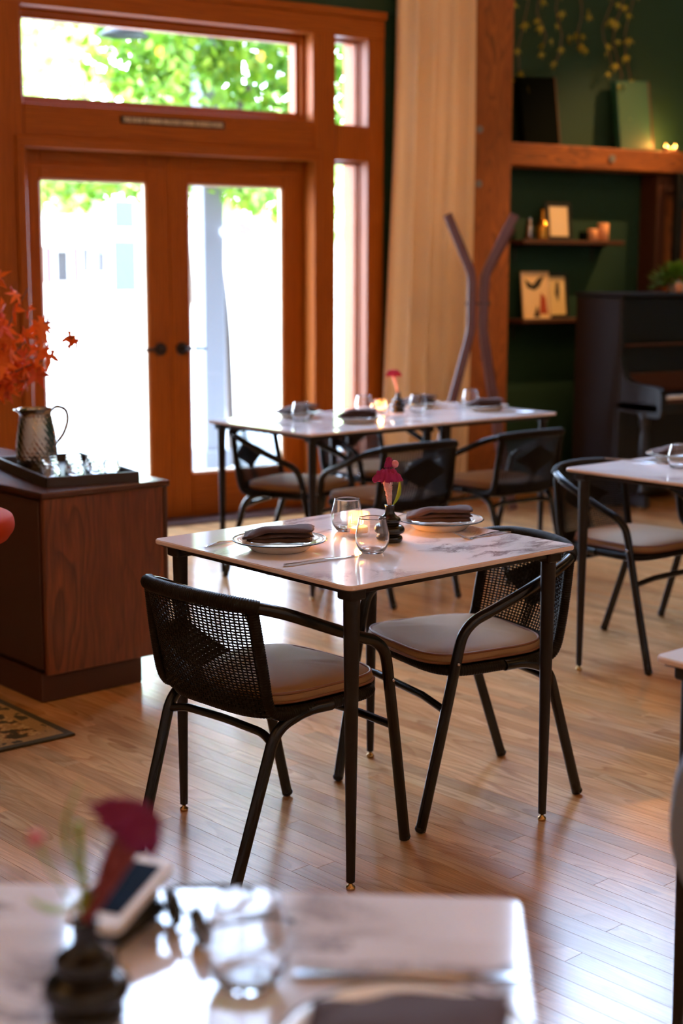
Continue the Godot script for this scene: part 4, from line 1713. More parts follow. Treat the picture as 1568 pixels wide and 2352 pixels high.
func picture(called: String, label: String, at: Vector3, w: float, h: float, border: float, tone: Color, marks: Array) -> void:
	var t := thing(called, label, "picture", at)
	var tilt := Basis(Vector3.RIGHT, -0.12)
	var s := begin()
	for e in [[Vector3(0, border / 2, 0), Vector3(w, border, 0.016)], [Vector3(0, h - border / 2, 0), Vector3(w, border, 0.016)], [Vector3(-w / 2 + border / 2, h / 2, 0), Vector3(border, h - 2 * border, 0.016)], [Vector3(w / 2 - border / 2, h / 2, 0), Vector3(border, h - 2 * border, 0.016)]]:
		box(s, e[1], tilt * e[0], 0.002, tilt)
	part(t, "frame", s, M.blackplastic if border > 0.008 else M.paper)
	s = begin()
	box(s, Vector3(w - 2 * border, h - 2 * border, 0.006), tilt * Vector3(0, h / 2, -0.002), 0.0, tilt)
	part(t, "print", s, mat(tone, 0.8))
	for m in marks:
		s = begin()
		var o := PackedVector2Array()
		for p in m[0]:
			o.append(Vector2(p[0] * w, p[1] * h))
		slab(s, o, 0.0, 0.001, func(p: Vector3) -> Vector3: return tilt * Vector3(p.x, p.z, 0.002 + p.y))
		part(t, "printed_shape", s, mat(m[1], 0.8))

func build_alcove() -> void:
	var s := begin()
	# cases on the beam
	for k in 2:
		var t := thing("file_case", ["black upright case leaning on the beam near the post", "green upright case standing on the beam to the right"][k], "case", Vector3([6.40, 7.235][k], 2.25, -7.63))
		var b := Basis(Vector3.RIGHT, -0.10) * Basis(Vector3.BACK, 0.05)
		s = begin()
		box(s, Vector3(0.30, 0.43 + 0.03 * k, 0.06), b * Vector3(0, 0.218 + 0.014 * k, 0), 0.006, b)
		part(t, "board", s, [M.darkbox, M.darkgreen][k])
		s = begin()
		box(s, Vector3(0.014, 0.43 + 0.03 * k, 0.066), b * Vector3(0.148, 0.218 + 0.014 * k, 0), 0.003, b)
		part(t, "edge_strip", s, M.shelf)
	# tealights at the right end of the beam
	for k in 2:
		s = begin()
		lathe(s, [Vector2(0, 0), Vector2(0.022, 0), Vector2(0.025, 0.035), Vector2(0.022, 0.036), Vector2(0.019, 0.004), Vector2(0, 0.004)], 20)
		var o := part(self, "votive_cup", s, M.silver)
		o.position = Vector3(7.46 + 0.09 * k, 2.25, -7.56)
		meta(o, ["small lit votive cup on the beam by the green case", "small lit votive cup at the right edge on the beam"][k], "cup", "votive cups on the beam")
		s = begin()
		lathe(s, [Vector2(0, 0.026), Vector2(0.004, 0.032), Vector2(0.0045, 0.038), Vector2(0.0025, 0.048), Vector2(0, 0.058)], 12)
		part(o, "flame", s, M.flame)
		var l := OmniLight3D.new()
		l.name = "votive_light"
		l.position = Vector3(0, 0.045, 0)
		l.light_color = Color(1.0, 0.62, 0.28)
		l.light_energy = 0.18
		l.light_size = 0.005
		l.omni_range = 8.0
		l.omni_attenuation = 2.0
		l.shadow_enabled = true
		o.add_child(l)
	# shelves with what stands on them
	for d in [[1.615, "dark narrow wall shelf holding a framed paper and candles"], [1.10, "dark narrow wall shelf holding two pictures"]]:
		var t := thing("wall_shelf", d[1], "shelf", Vector3(0, d[0], 0))
		s = begin()
		bb(s, Vector3(6.22, 0, -7.75), Vector3(7.10, 0.028, -7.55), 0.003)
		part(t, "board", s, M.shelf)
		for x in [6.30, 6.98]:
			s = begin()
			tube(s, soft([Vector3(x, -0.11, -7.74), Vector3(x, -0.006, -7.74), Vector3(x, -0.006, -7.60)], 0.01), 0.006, 8)
			part(t, "bracket", s, M.blackplastic)
	var y1 := 1.643
	picture("framed_paper", "small black frame with a pale sheet on the upper wall shelf", Vector3(6.60, y1, -7.64), 0.215, 0.25, 0.026, rgb8(226, 204, 172), [])
	var bo := thing("amber_bottle", "round amber glass bottle left of the framed sheet", "bottle", Vector3(6.44, y1, -7.63))
	s = begin()
	lathe(s, curve2([Vector2(0, 0), Vector2(0.036, 0), Vector2(0.042, 0.03), Vector2(0.038, 0.09), Vector2(0.018, 0.13), Vector2(0.014, 0.19), Vector2(0.018, 0.2), Vector2(0, 0.2)], 4), 28)
	part(bo, "body", s, M.amber)
	var b2 := thing("small_jar", "small glass jar at the left end of the upper wall shelf", "jar", Vector3(6.34, y1, -7.64))
	s = begin()
	lathe(s, curve2([Vector2(0, 0), Vector2(0.026, 0), Vector2(0.028, 0.08), Vector2(0.018, 0.12), Vector2(0.02, 0.14), Vector2(0, 0.14)], 4), 24)
	part(b2, "body", s, M.silver)
	for k in 3:
		s = begin()
		var h: float = [0.055, 0.075, 0.115][k]
		lathe(s, [Vector2(0, 0), Vector2(0.030 + 0.004 * k, 0), Vector2(0.032 + 0.004 * k, h), Vector2(0.026, h + 0.004), Vector2(0, h - 0.004)], 22)
		var o := part(self, "pillar_candle", s, [M.darkbox, M.candle, M.candle][k])
		o.position = Vector3([6.79, 6.87, 6.965][k], y1, -7.62)
		meta(o, ["dark low cup beside the candles on the upper wall shelf", "shorter peach candle on the upper wall shelf", "taller peach candle on the upper wall shelf"][k], ["cup", "candle", "candle"][k], "" if k == 0 else "candles on the upper wall shelf")
	var y2 := 1.128
	picture("art_print", "larger picture of a dark bird shape on the lower wall shelf", Vector3(6.42, y2, -7.64), 0.235, 0.31, 0.006, rgb8(222, 192, 150), [[[[-0.4, 0.85], [-0.1, 0.72], [0.1, 0.86], [0.35, 0.92], [0.15, 0.68], [-0.05, 0.60], [-0.3, 0.66]], rgb8(38, 34, 30)], [[[0.1, 0.1], [0.4, 0.1], [0.35, 0.45], [0.18, 0.55]], rgb8(160, 62, 34)], [[[-0.12, 0.03], [0.12, 0.03], [0.02, 0.28]], rgb8(40, 32, 28)]])
	picture("framed_sketch", "smaller black framed sketch beside the bird picture", Vector3(6.625, y2 + 0.0, -7.66), 0.185, 0.30, 0.022, rgb8(214, 190, 140), [[[[-0.12, 0.55], [-0.05, 0.8], [0.08, 0.82], [0.1, 0.6], [0.02, 0.35]], rgb8(60, 52, 40)]])
	# dark iron brace in front of the wood panel
	var ib := thing("iron_brace", "dark diagonal brace below the beam at the right edge", "brace", Vector3(7.55, 1.45, -7.50))
	s = begin()
	box(s, Vector3(0.6, 0.05, 0.03), Vector3(0.24, 0.36, 0), 0.004, Basis(Vector3.BACK, -0.42))
	part(ib, "bar", s, M.blackplastic)
	s = begin()
	bb(s, Vector3(-0.045, 0.02, -0.02), Vector3(0.01, 0.655, 0.03), 0.003)
	part(ib, "plate", s, M.blackplastic)
	# trailing vine over the wall
	var v := thing("trailing_vine", "trailing yellow-green vine hanging on the green wall above the beam", "vine", Vector3(0, 0, 0))
	var r5 := RandomNumberGenerator.new()
	r5.seed = 8
	var lf := [maple_leaf(0.05), maple_leaf(0.038)]
	for st in [[6.15, 3.3, 0.62], [6.30, 3.3, 0.85], [6.45, 3.3, 0.42], [6.60, 3.3, 0.50], [6.78, 3.3, 0.42], [7.02, 3.3, 0.50], [7.12, 3.3, 0.66], [7.22, 3.3, 0.82]]:
		var path := []
		for k in 7:
			path.append(Vector3(st[0] + 0.03 * sin(k * 1.3 + st[0] * 9.0), st[1] - st[2] * k / 6.0, -7.70 + 0.02 * cos(k * 1.1)))
		s = begin()
		tube(s, path, 0.003, 6)
		var stm := part(v, "stem", s, M.twig)
		for k in 8:
			var q: Vector3 = path[clampi(k, 0, 6)] + Vector3(r5.randf_range(-0.05, 0.05), r5.randf_range(-0.05, 0.03), r5.randf_range(0.0, 0.05))
			var o := inst(stm, "leaf", lf[k % 2], M.hangleaf, q)
			o.rotation = Vector3(r5.randf_range(1.0, 2.0), r5.randf_range(-0.8, 0.8), r5.randf_range(-3, 3))

func build_sign() -> void:
	var t := thing("door_sign", "long narrow dark sign with pale lettering above the doors", "sign", Vector3(3.70, 2.243, ZF + 0.003))
	var s := begin()
	bb(s, Vector3(-0.315, -0.020, 0.0), Vector3(0.315, 0.020, 0.012), 0.002)
	part(t, "board", s, M.signwood)
	var f := SystemFont.new()
	f.font_names = PackedStringArray(["Droid Sans"])
	f.font_weight = 700
	var tm := TextMesh.new()
	tm.font = f
	tm.text = "THIS DOOR TO REMAIN UNLOCKED DURING BUSINESS HOURS"
	tm.font_size = 24
	tm.depth = 0.002
	tm.pixel_size = 0.001
	var k := 0.60 / maxf(tm.get_aabb().size.x, 0.01)
	var o := inst(t, "lettering", tm, M.signletters, Vector3(0, -0.001, 0.0125))
	o.scale = Vector3(k, k * 1.7, 1.0)

# ------------------------------------------------------------------ foreground
func build_front() -> void:
	var a := Vector3(0.473, 0, -1.137)
	var turn := deg_to_rad(-36.3)
	make_table("marble table in the blurred foreground with a card terminal on it", a, turn, Vector2(0.05, 0.28))
	var vs := make_vase("black ribbed bud vase in the blurred foreground", Vector3(0.498, 0.75, -1.225))
	vs.scale = Vector3.ONE * 1.05
	cockscomb("dark red cockscomb flower with yellow-green leaves in the foreground vase", Vector3(0.498, 0.848, -1.225), 1.25, M.petal_dark, Vector3(cos(PHI), 0, sin(PHI)) * 0.050, -PHI + 0.3, false, 0.75, 0.80)
	var xt := thing("leafy_sprig", "yellow-green sprig with a small pink bud in the foreground vase", "sprig", Vector3(0.498, 0.848, -1.225))
	var right := Vector3(cos(PHI), 0, sin(PHI))
	var s := begin()
	tube(s, [Vector3(0, -0.03, 0), Vector3(0, 0.03, 0), right * -0.004 + Vector3(0, 0.10, 0)], 0.004, 8)
	tube(s, [Vector3(0, 0.0, 0), right * -0.03 + Vector3(0, 0.05, 0), right * -0.042 + Vector3(0, 0.082, 0)], 0.0012, 6)
	part(xt, "stem", s, M.leaf)
	for lv in [[0.0, 0.04, 0.0, 0.145], [0.0, 0.0, 0.03, 0.05], [-0.005, 0.02, -0.055, 0.028]]:
		s = begin()
		leaf_blade(s, right * lv[0] + Vector3(0, lv[1], 0), right * lv[2] + Vector3(0, lv[3], 0.006), 0.007, Vector3(sin(PHI), 0, -cos(PHI)))
		part(xt, "leaf", s, M.leaf)
	s = begin()
	blob(s, right * -0.043 + Vector3(0, 0.085, 0), Vector3.ONE * 0.008, 12, 0.2, 80.0)
	part(xt, "bud", s, M.petal_pink)

	# card terminal: white-framed screen leaning on a black body
	var ct := thing("card_terminal", "white handheld card terminal with a dark blue screen on the front table", "terminal", Vector3(0.604, 0.75, -1.388), deg_to_rad(-56))
	var tb := Basis(Vector3.RIGHT, 0.22)
	s = begin()
	box(s, Vector3(0.062, 0.020, 0.10), Vector3(0, 0.012, 0), 0.006)
	box(s, Vector3(0.052, 0.024, 0.05), Vector3(0, 0.028, -0.02), 0.006, tb)
	part(ct, "stand", s, M.blackplastic)
	s = begin()
	slab(s, round_rect(0.074, 0.128, 0.012), 0.0, 0.011, func(p: Vector3) -> Vector3: return Vector3(0, 0.038, 0) + tb * p, 1.0, 0.002)
	var bd := part(ct, "body", s, M.white)
	s = begin()
	slab(s, round_rect(0.054, 0.090, 0.002), 0.0112, 0.0118, func(p: Vector3) -> Vector3: return Vector3(0, 0.038, 0) + tb * (p + Vector3(0, 0, -0.004)))
	part(bd, "screen", s, M.screen)
	# folded sunglasses beside it
	var sg := thing("sunglasses", "black sunglasses lying beside the card terminal", "sunglasses", Vector3(0.660, 0.75, -1.340), deg_to_rad(-88))
	sg.scale = Vector3.ONE * 0.85
	for sd in [-1.0, 1.0]:
		var lens := []
		for k in 25:
			var an := TAU * k / 24
			lens.append(Vector3(sd * 0.034 + 0.027 * cos(an), 0.024 + 0.021 * sin(an), 0.004 * cos(an)))
		s = begin()
		tube(s, lens, 0.0028, 8)
		var rm := part(sg, "rim", s, M.blackplastic)
		s = begin()
		for k in 24:
			tri(s, Vector3(sd * 0.034, 0.024, 0.002), lens[k], lens[k + 1])
		part(rm, "lens", s, mat(rgb8(120, 130, 130), 0.05))
		s = begin()
		tube(s, soft([Vector3(sd * 0.062, 0.034, 0), Vector3(sd * 0.066, 0.034, -0.02), Vector3(sd * 0.060, 0.020, -0.10), Vector3(sd * 0.05, 0.004, -0.128)], 0.02), 0.003, 8)
		part(sg, "temple", s, M.blackplastic)
	s = begin()
	tube(s, spline([Vector3(-0.010, 0.028, 0), Vector3(0, 0.033, 0.002), Vector3(0.010, 0.028, 0)], 4), 0.0026, 8)
	part(sg, "bridge", s, M.blackplastic)

	make_glass("stemless glass on the blurred front table", Vector3(0.662, 0.75, -1.208))
	cutlery("knife", "steel knife lying across the blurred front table", Vector3(0.805, 0.75, -1.131), deg_to_rad(-33))
	place_setting("in the blurred foreground at the bottom edge", Vector3(0.700, 0.75, -0.985), deg_to_rad(-34))

	# grey chair at the right edge, at the cut-off table
	make_table("marble table of which only a corner shows at the right edge", Vector3(2.357, 0, -1.589), deg_to_rad(8.6), Vector2(0.1, 0.8))
	var gc := thing("grey_chair", "grey-blue upholstered chair cut off at the right edge", "chair", Vector3(1.755, 0, -1.235), deg_to_rad(8.6))
	s = begin()
	slab(s, round_rect(0.44, 0.27, 0.12, 10), 0.0, 0.055, func(p: Vector3) -> Vector3: return Vector3(-0.262 - p.y - 0.10 * p.x * p.x * 0.0 + 0.5 * p.x * p.x - 0.12 * (p.z), 0.72 - p.z, p.x), 1.0, 0.018)
	part(gc, "backrest", s, M.greyfabric)
	s = begin()
	slab(s, round_rect(0.44, 0.44, 0.08, 8), 0.43, 0.50, null, 1.0, 0.02)
	part(gc, "seat", s, M.greyfabric)
	for q in [[-0.20, -0.19], [-0.20, 0.19], [0.18, -0.19], [0.18, 0.19]]:
		s = begin()
		tube(s, [Vector3(q[0] * 1.2, 0.0, q[1] * 1.08), Vector3(q[0], 0.435, q[1])], 0.011, 10, 0.015)
		part(gc, "leg", s, M.shelf)
	for z in [-0.12, 0.12]:
		s = begin()
		tube(s, soft([Vector3(-0.18, 0.44, z), Vector3(-0.26, 0.46, z), Vector3(-0.30, 0.66, z)], 0.05), 0.010, 8)
		part(gc, "back_support", s, M.shelf)

# ------------------------------------------------------------------ outdoors
func leaf_cloud(parent: Node3D, called: String, m: Material, blobs: Array, n: int, size: float, sd: int, tones: Array) -> void:
	var s := begin()
	s.set_color(Color.WHITE)
	var o := PackedVector2Array([Vector2(0, -0.5), Vector2(0.32, -0.2), Vector2(0.38, 0.1), Vector2(0, 0.62), Vector2(-0.38, 0.1), Vector2(-0.32, -0.2)])
	s.set_smooth_group(-1)
	for i in range(1, 5):
		for f in [1, -1]:
			var a := Vector3(o[0].x, 0.004 * f, o[0].y)
			var b := Vector3(o[i].x, 0.004 * f - 0.1 * absf(o[i].x), o[i].y)
			var c := Vector3(o[i + 1].x, 0.004 * f - 0.1 * absf(o[i + 1].x), o[i + 1].y)
			if f > 0:
				tri(s, a, c, b)
			else:
				tri(s, a, b, c)
	var leaf := finish(s)
	var mm := MultiMesh.new()
	mm.transform_format = MultiMesh.TRANSFORM_3D
	mm.use_colors = true
	mm.mesh = leaf
	mm.instance_count = n
	var r := RandomNumberGenerator.new()
	r.seed = sd
	var total := 0.0
	for b in blobs:
		total += b[1].x * b[1].y
	for i in n:
		var pick := r.randf() * total
		var k := 0
		while k < blobs.size() - 1 and pick > blobs[k][1].x * blobs[k][1].y:
			pick -= blobs[k][1].x * blobs[k][1].y
			k += 1
		var d := Vector3(r.randfn(), r.randfn(), r.randfn()).normalized() * pow(r.randf(), 0.45)
		var p: Vector3 = blobs[k][0] + d * blobs[k][1]
		var bs := Basis.from_euler(Vector3(r.randf_range(-1.2, 1.2), r.randf() * TAU, r.randf_range(-1.2, 1.2))).scaled(Vector3.ONE * size * r.randf_range(0.6, 1.3))
		mm.set_instance_transform(i, Transform3D(bs, p))
		mm.set_instance_color(i, tones[r.randi() % tones.size()])
	var o2 := MultiMeshInstance3D.new()
	o2.multimesh = mm
	o2.material_override = m
	o2.name = called
	parent.add_child(o2, true)
	meta(o2, "", "", "", "stuff")

func build_outside() -> void:
	var g := shell("ground")
	var s := begin()
	bb(s, Vector3(-40, -0.3, -120), Vector3(90, -0.03, -7.8), 0.0)
	part(g, "pavement", s, M.concrete)
	# porch post
	var po := thing("porch_post", "grey weathered porch post outside the right door leaf", "post", Vector3(5.045, -0.03, -9.7))
	s = begin()
	bb(s, Vector3(-0.085, 0, -0.085), Vector3(0.085, 3.6, 0.085), 0.006)
	part(po, "shaft", s, M.greypost)
	s = begin()
	bb(s, Vector3(-0.11, 0, -0.11), Vector3(0.11, 0.16, 0.11), 0.006)
	part(po, "base", s, M.greypost)
	var hb := thing("hanging_ornament", "pale leafy ornament fixed to the grey porch post", "ornament", Vector3(5.16, 1.66, -9.575))
	s = begin()
	for k in 7:
		var an := -0.9 + 0.45 * k
		leaf_blade(s, Vector3(-0.02, 0, 0), Vector3(sin(an) * 0.10 - 0.02, cos(an) * 0.13, 0.03), 0.018, Vector3(cos(an), -sin(an), 0))
	part(hb, "leaves", s, M.white)
	# porch pendant
	var pe := thing("porch_lamp", "black cone-shaded pendant lamp outside the transom window", "lamp", Vector3(4.41, 3.03, -9.7))
	s = begin()
	lathe(s, [Vector2(0.17, 0.0), Vector2(0.175, 0.004), Vector2(0.11, 0.05), Vector2(0.085, 0.07), Vector2(0.078, 0.14), Vector2(0.03, 0.16), Vector2(0, 0.16)], 32)
	lathe(s, [Vector2(0, 0.13), Vector2(0.07, 0.12), Vector2(0.10, 0.045), Vector2(0.165, 0.002), Vector2(0.17, 0.0)], 32)
	part(pe, "shade", s, M.lampblack)
	s = begin()
	tube(s, [Vector3(0, 0.155, 0), Vector3(0, 0.568, 0)], 0.008, 8)
	part(pe, "stem", s, M.lampblack)
	# porch rafters that the lamp and the vine hang from
	for k in 4:
		var rf := thing("porch_rafter", ["weathered porch rafter furthest to the left above the doors", "second weathered porch rafter above the doors", "third weathered porch rafter above the doors", "weathered porch rafter furthest to the right above the doors"][k], "rafter", Vector3(2.6 + k * 1.815, 3.60, -8.9), 0.0, "porch rafters")
		s = begin()
		bb(s, Vector3(-0.04, 0, -1.6), Vector3(0.04, 0.14, 1.08), 0.005)
		part(rf, "beam", s, M.greypost)
	var vi := thing("grape_vine", "leafy yellow-green vine growing over the porch outside the transom", "vine", Vector3(0, 0, 0))
	s = begin()
	tube(s, spline([Vector3(5.30, -0.03, -9.85), Vector3(5.24, 1.0, -9.80), Vector3(5.22, 1.9, -9.9), Vector3(5.35, 2.6, -9.8), Vector3(5.6, 3.2, -9.6), Vector3(5.2, 3.5, -9.4)], 6), 0.035, 8, 0.02)
	part(vi, "stem", s, M.bark)
	var tones := [Color(0.9, 1.0, 0.6), Color(1.25, 1.2, 0.7), Color(0.55, 0.75, 0.5), Color(1.1, 1.15, 0.45), Color(0.75, 0.95, 0.7)]
	leaf_cloud(vi, "foliage", M.vine, [[Vector3(5.7, 3.2, -9.8), Vector3(0.75, 0.5, 0.4)], [Vector3(5.1, 3.15, -10.0), Vector3(0.6, 0.42, 0.4)], [Vector3(6.2, 2.9, -10.0), Vector3(0.6, 0.6, 0.4)], [Vector3(4.7, 3.05, -10.2), Vector3(0.5, 0.35, 0.3)], [Vector3(5.75, 2.06, -10.0), Vector3(0.36, 0.26, 0.3)], [Vector3(4.55, 2.12, -10.1), Vector3(0.75, 0.20, 0.25)], [Vector3(4.2, 2.03, -10.3), Vector3(0.5, 0.15, 0.2)], [Vector3(5.2, 2.06, -9.55), Vector3(0.24, 0.18, 0.12)], [Vector3(5.1, 2.72, -10.1), Vector3(0.7, 0.22, 0.3)], [Vector3(5.8, 2.7, -10.2), Vector3(0.5, 0.24, 0.3)], [Vector3(4.95, 2.95, -9.45), Vector3(0.45, 0.42, 0.15)]], 4600, 0.085, 5, tones)
	# trees across the street
	var names := ["pale green tree behind the white veranda", "tall pale tree seen through the left of the transom", "dark-leaved tree behind the red-roofed kiosk", "broad tree in the far background of the right door", "nearest pale yellow-green tree seen through the left half of the transom"]
	var spots := [[Vector3(19.0, 0, -50.0), 3.4, 5.5], [Vector3(13.2, 0, -36.0), 2.2, 8.5], [Vector3(27.5, 0, -54.0), 4.5, 6.0], [Vector3(36.0, 0, -58.0), 4.5, 6.5], [Vector3(6.75, 0, -16.0), 1.5, 3.95]]
	for k in 5:
		var t := thing("street_tree", names[k], "tree", spots[k][0], 0.0, "trees across the street")
		s = begin()
		tube(s, [Vector3(0, -0.05, 0), Vector3(0.1, spots[k][2] * 0.5, 0), Vector3(0, spots[k][2], 0)], 0.28 if k < 4 else 0.07, 10, 0.12 if k < 4 else 0.03)
		part(t, "trunk", s, M.bark)
		var r: float = spots[k][1]
		var h: float = spots[k][2]
		leaf_cloud(t, "crown", M.tree, [[Vector3(0, h, 0), Vector3(r, r * 0.75, r)], [Vector3(r * 0.6, h - r * 0.4, 0), Vector3(r, r, r) * 0.6], [Vector3(-r * 0.6, h - r * 0.35, 0), Vector3(r, r, r) * 0.6]], 1500, 0.5 if k < 4 else 0.14, 60 + k, [Color(1, 1, 0.7), Color(0.7, 0.85, 0.6), Color(1.2, 1.2, 0.8)])
	# veranda building with a white fascia, dark red posts and a blue door
	var vb := thing("veranda_building", "low white veranda building with dark red posts across the street", "building", Vector3(17.0, 0, -46.0))
	s = begin()
	bb(s, Vector3(-5, -0.1, -3.0), Vector3(3.2, 3.2, -2.6), 0.0)
	part(vb, "wall", s, M.housewhite)
	s = begin()
	bb(s, Vector3(-5, 2.15, -2.6), Vector3(3.2, 3.1, 0.0), 0.02)
	part(vb, "fascia", s, M.housewhite)
	for k in 7:
		s = begin()
		var x := -3.6 + k * 0.95
		bb(s, Vector3(x - 0.10, 0, -0.25), Vector3(x + 0.10, 2.15, -0.05), 0.01)
		part(vb, "post", s, M.redpaint)
		s = begin()
		bb(s, Vector3(x + 0.2, 0.9, -2.62), Vector3(x + 0.78, 2.1, -2.56), 0.01)
		var w := part(vb, "window", s, M.housewhite)
		s = begin()
		bb(s, Vector3(x + 0.26, 0.96, -2.57), Vector3(x + 0.72, 2.04, -2.55), 0.0)
		part(w, "glazing", s, M.darkwin)
	s = begin()
	bb(s, Vector3(-5, 0.0, -0.12), Vector3(3.2, 0.95, -0.08), 0.0)
	part(vb, "balustrade", s, mat(rgb8(226, 196, 190), 0.8))
	var bl := thing("blue_door", "bright blue panel door beside the veranda across the street", "door", Vector3(20.9, 0, -46.2))
	s = begin()
	bb(s, Vector3(-0.45, 0.65, -0.05), Vector3(0.42, 2.38, 0.0), 0.01)
	part(bl, "panel", s, M.bluepanel)
	s = begin()
	bb(s, Vector3(-0.6, -0.05, -0.3), Vector3(0.55, 3.9, -0.06), 0.01)
	part(bl, "surround", s, M.housewhite)
	s = begin()
	bb(s, Vector3(-0.4, 2.75, -0.06), Vector3(0.40, 3.7, -0.02), 0.01)
	part(bl, "upper_panel", s, M.bluepanel)
	# kiosk with a red hipped roof
	var ki := thing("kiosk", "small white kiosk with a red hipped roof seen through the right door", "kiosk", Vector3(27.45, 0, -50.0), -PHI)
	s = begin()
	bb(s, Vector3(-0.85, -0.05, -0.85), Vector3(0.85, 2.55, 0.85), 0.02)
	part(ki, "walls", s, M.housewhite)
	for x in [-0.42, 0.28]:
		s = begin()
		bb(s, Vector3(x - 0.14, 2.2, 0.85), Vector3(x + 0.16, 2.42, 0.88), 0.0)
		part(ki, "window", s, M.darkwin)
	s = begin()
	s.set_smooth_group(-1)
	var q := [Vector3(-1.15, 2.52, -1.15), Vector3(1.15, 2.52, -1.15), Vector3(1.15, 2.52, 1.15), Vector3(-1.15, 2.52, 1.15)]
	var ap := Vector3(0, 3.28, 0)
	for k in 4:
		tri(s, q[(k + 1) % 4], q[k], ap)
	quad(s, q[0], q[1], q[2], q[3])
	part(ki, "roof", s, M.redroof)
	s = begin()
	bb(s, Vector3(-1.0, 0.9, 0.88), Vector3(1.1, 1.0, 1.25), 0.01)
	part(ki, "counter", s, mat(rgb8(220, 140, 90), 0.7))
	# long pale facade that closes the street
	var fb := thing("pale_facade", "long pale building far down the street", "building", Vector3(26, 0, -68.0))
	s = begin()
	bb(s, Vector3(-30, -0.1, -1), Vector3(34, 4.2, 0), 0.0)
	part(fb, "wall", s, M.housewhite)
	for k in 16:
		s = begin()
		bb(s, Vector3(-28 + k * 3.8, 1.2, 0.0), Vector3(-26.6 + k * 3.8, 2.8, 0.05), 0.01)
		part(fb, "window", s, M.darkwin)

# ------------------------------------------------------------------ lamps over the room
func build_lamps() -> void:
	# strings of warm bulbs under the ceiling, behind and above the camera's view
	var lines := [[Vector3(-2.0, 3.9, 1.6), Vector3(8.6, 3.9, -1.2)], [Vector3(-2.0, 3.9, -2.6), Vector3(8.6, 3.9, -5.2)]]
	for n in lines.size():
		var t := thing("string_lights", ["string of warm bulbs overhead, nearer the back of the room", "string of warm bulbs overhead, nearer the doors"][n], "lights", Vector3.ZERO, 0.0, "string lights")
		var pts := []
		for k in 41:
			var f := k / 40.0
			pts.append(lines[n][0].lerp(lines[n][1], f) + Vector3(0, -0.12 * absf(sin(f * PI * 5.0)), 0))
		var s := begin()
		tube(s, pts, 0.006, 6)
		part(t, "cable", s, M.blackplastic)
		for k in 10:
			var p: Vector3 = lines[n][0].lerp(lines[n][1], (k + 0.5) / 10.0) + Vector3(0, -0.12, 0)
			s = begin()
			tube(s, [p + Vector3(0, 0.0, 0), p + Vector3(0, -0.05, 0)], 0.014, 10)
			part(t, "socket", s, M.blackplastic)
			s = begin()
			blob(s, p + Vector3(0, -0.085, 0), Vector3(0.042, 0.05, 0.042), 14)
			part(t, "bulb", s, M.bulb)
			var l := OmniLight3D.new()
			l.name = "bulb_light"
			l.position = p + Vector3(0, -0.085, 0)
			l.light_color = Color(1.0, 0.76, 0.45)
			l.light_energy = BULB
			l.light_size = 0.03
			l.omni_range = 30.0
			l.omni_attenuation = 2.0
			l.shadow_enabled = true
			t.add_child(l, true)
	track_spot("black ceiling spotlight aimed at the alcove shelves", Vector3(8.5, 4.3, -6.0), Vector3(6.65, 1.75, -7.7), 15.0, 14.0)
	track_spot("black ceiling spotlight aimed at the curtain", Vector3(5.2, 5.2, -4.6), Vector3(5.42, 1.5, -7.4), 13.0, 2.6)

func track_spot(label: String, at: Vector3, aim: Vector3, angle: float, energy: float) -> void:
	var sp := thing("track_spot", label, "lamp", at, 0.0, "ceiling spotlights")
	sp.look_at_from_position(at, aim, Vector3.UP)
	var s2 := begin()
	tube(s2, [Vector3(0, 0, 0.16), Vector3(0, 0, 0.0)], 0.05, 20)
	part(sp, "housing", s2, M.lampblack)
	s2 = begin()
	tube(s2, [Vector3(0, 0, 0.002), Vector3(0, 0, -0.004)], 0.042, 20)
	part(sp, "lamp_face", s2, M.bulb)
	s2 = begin()
	var up := sp.basis.inverse() * Vector3(0, 7.98 - at.y, 0)
	tube(s2, [Vector3(0, 0, 0.08), Vector3(0, 0, 0.08) + up], 0.008, 8)
	part(sp, "rod", s2, M.lampblack)
	var sl := SpotLight3D.new()
	sl.name = "spot_light"
	sl.position = Vector3(0, 0, -0.02)
	sl.spot_angle = angle
	sl.spot_range = 30.0
	sl.spot_attenuation = 2.0
	sl.light_color = Color(1.0, 0.74, 0.44)
	sl.light_energy = energy
	sl.light_size = 0.04
	sl.shadow_enabled = true
	sp.add_child(sl)

const BULB := 0.17

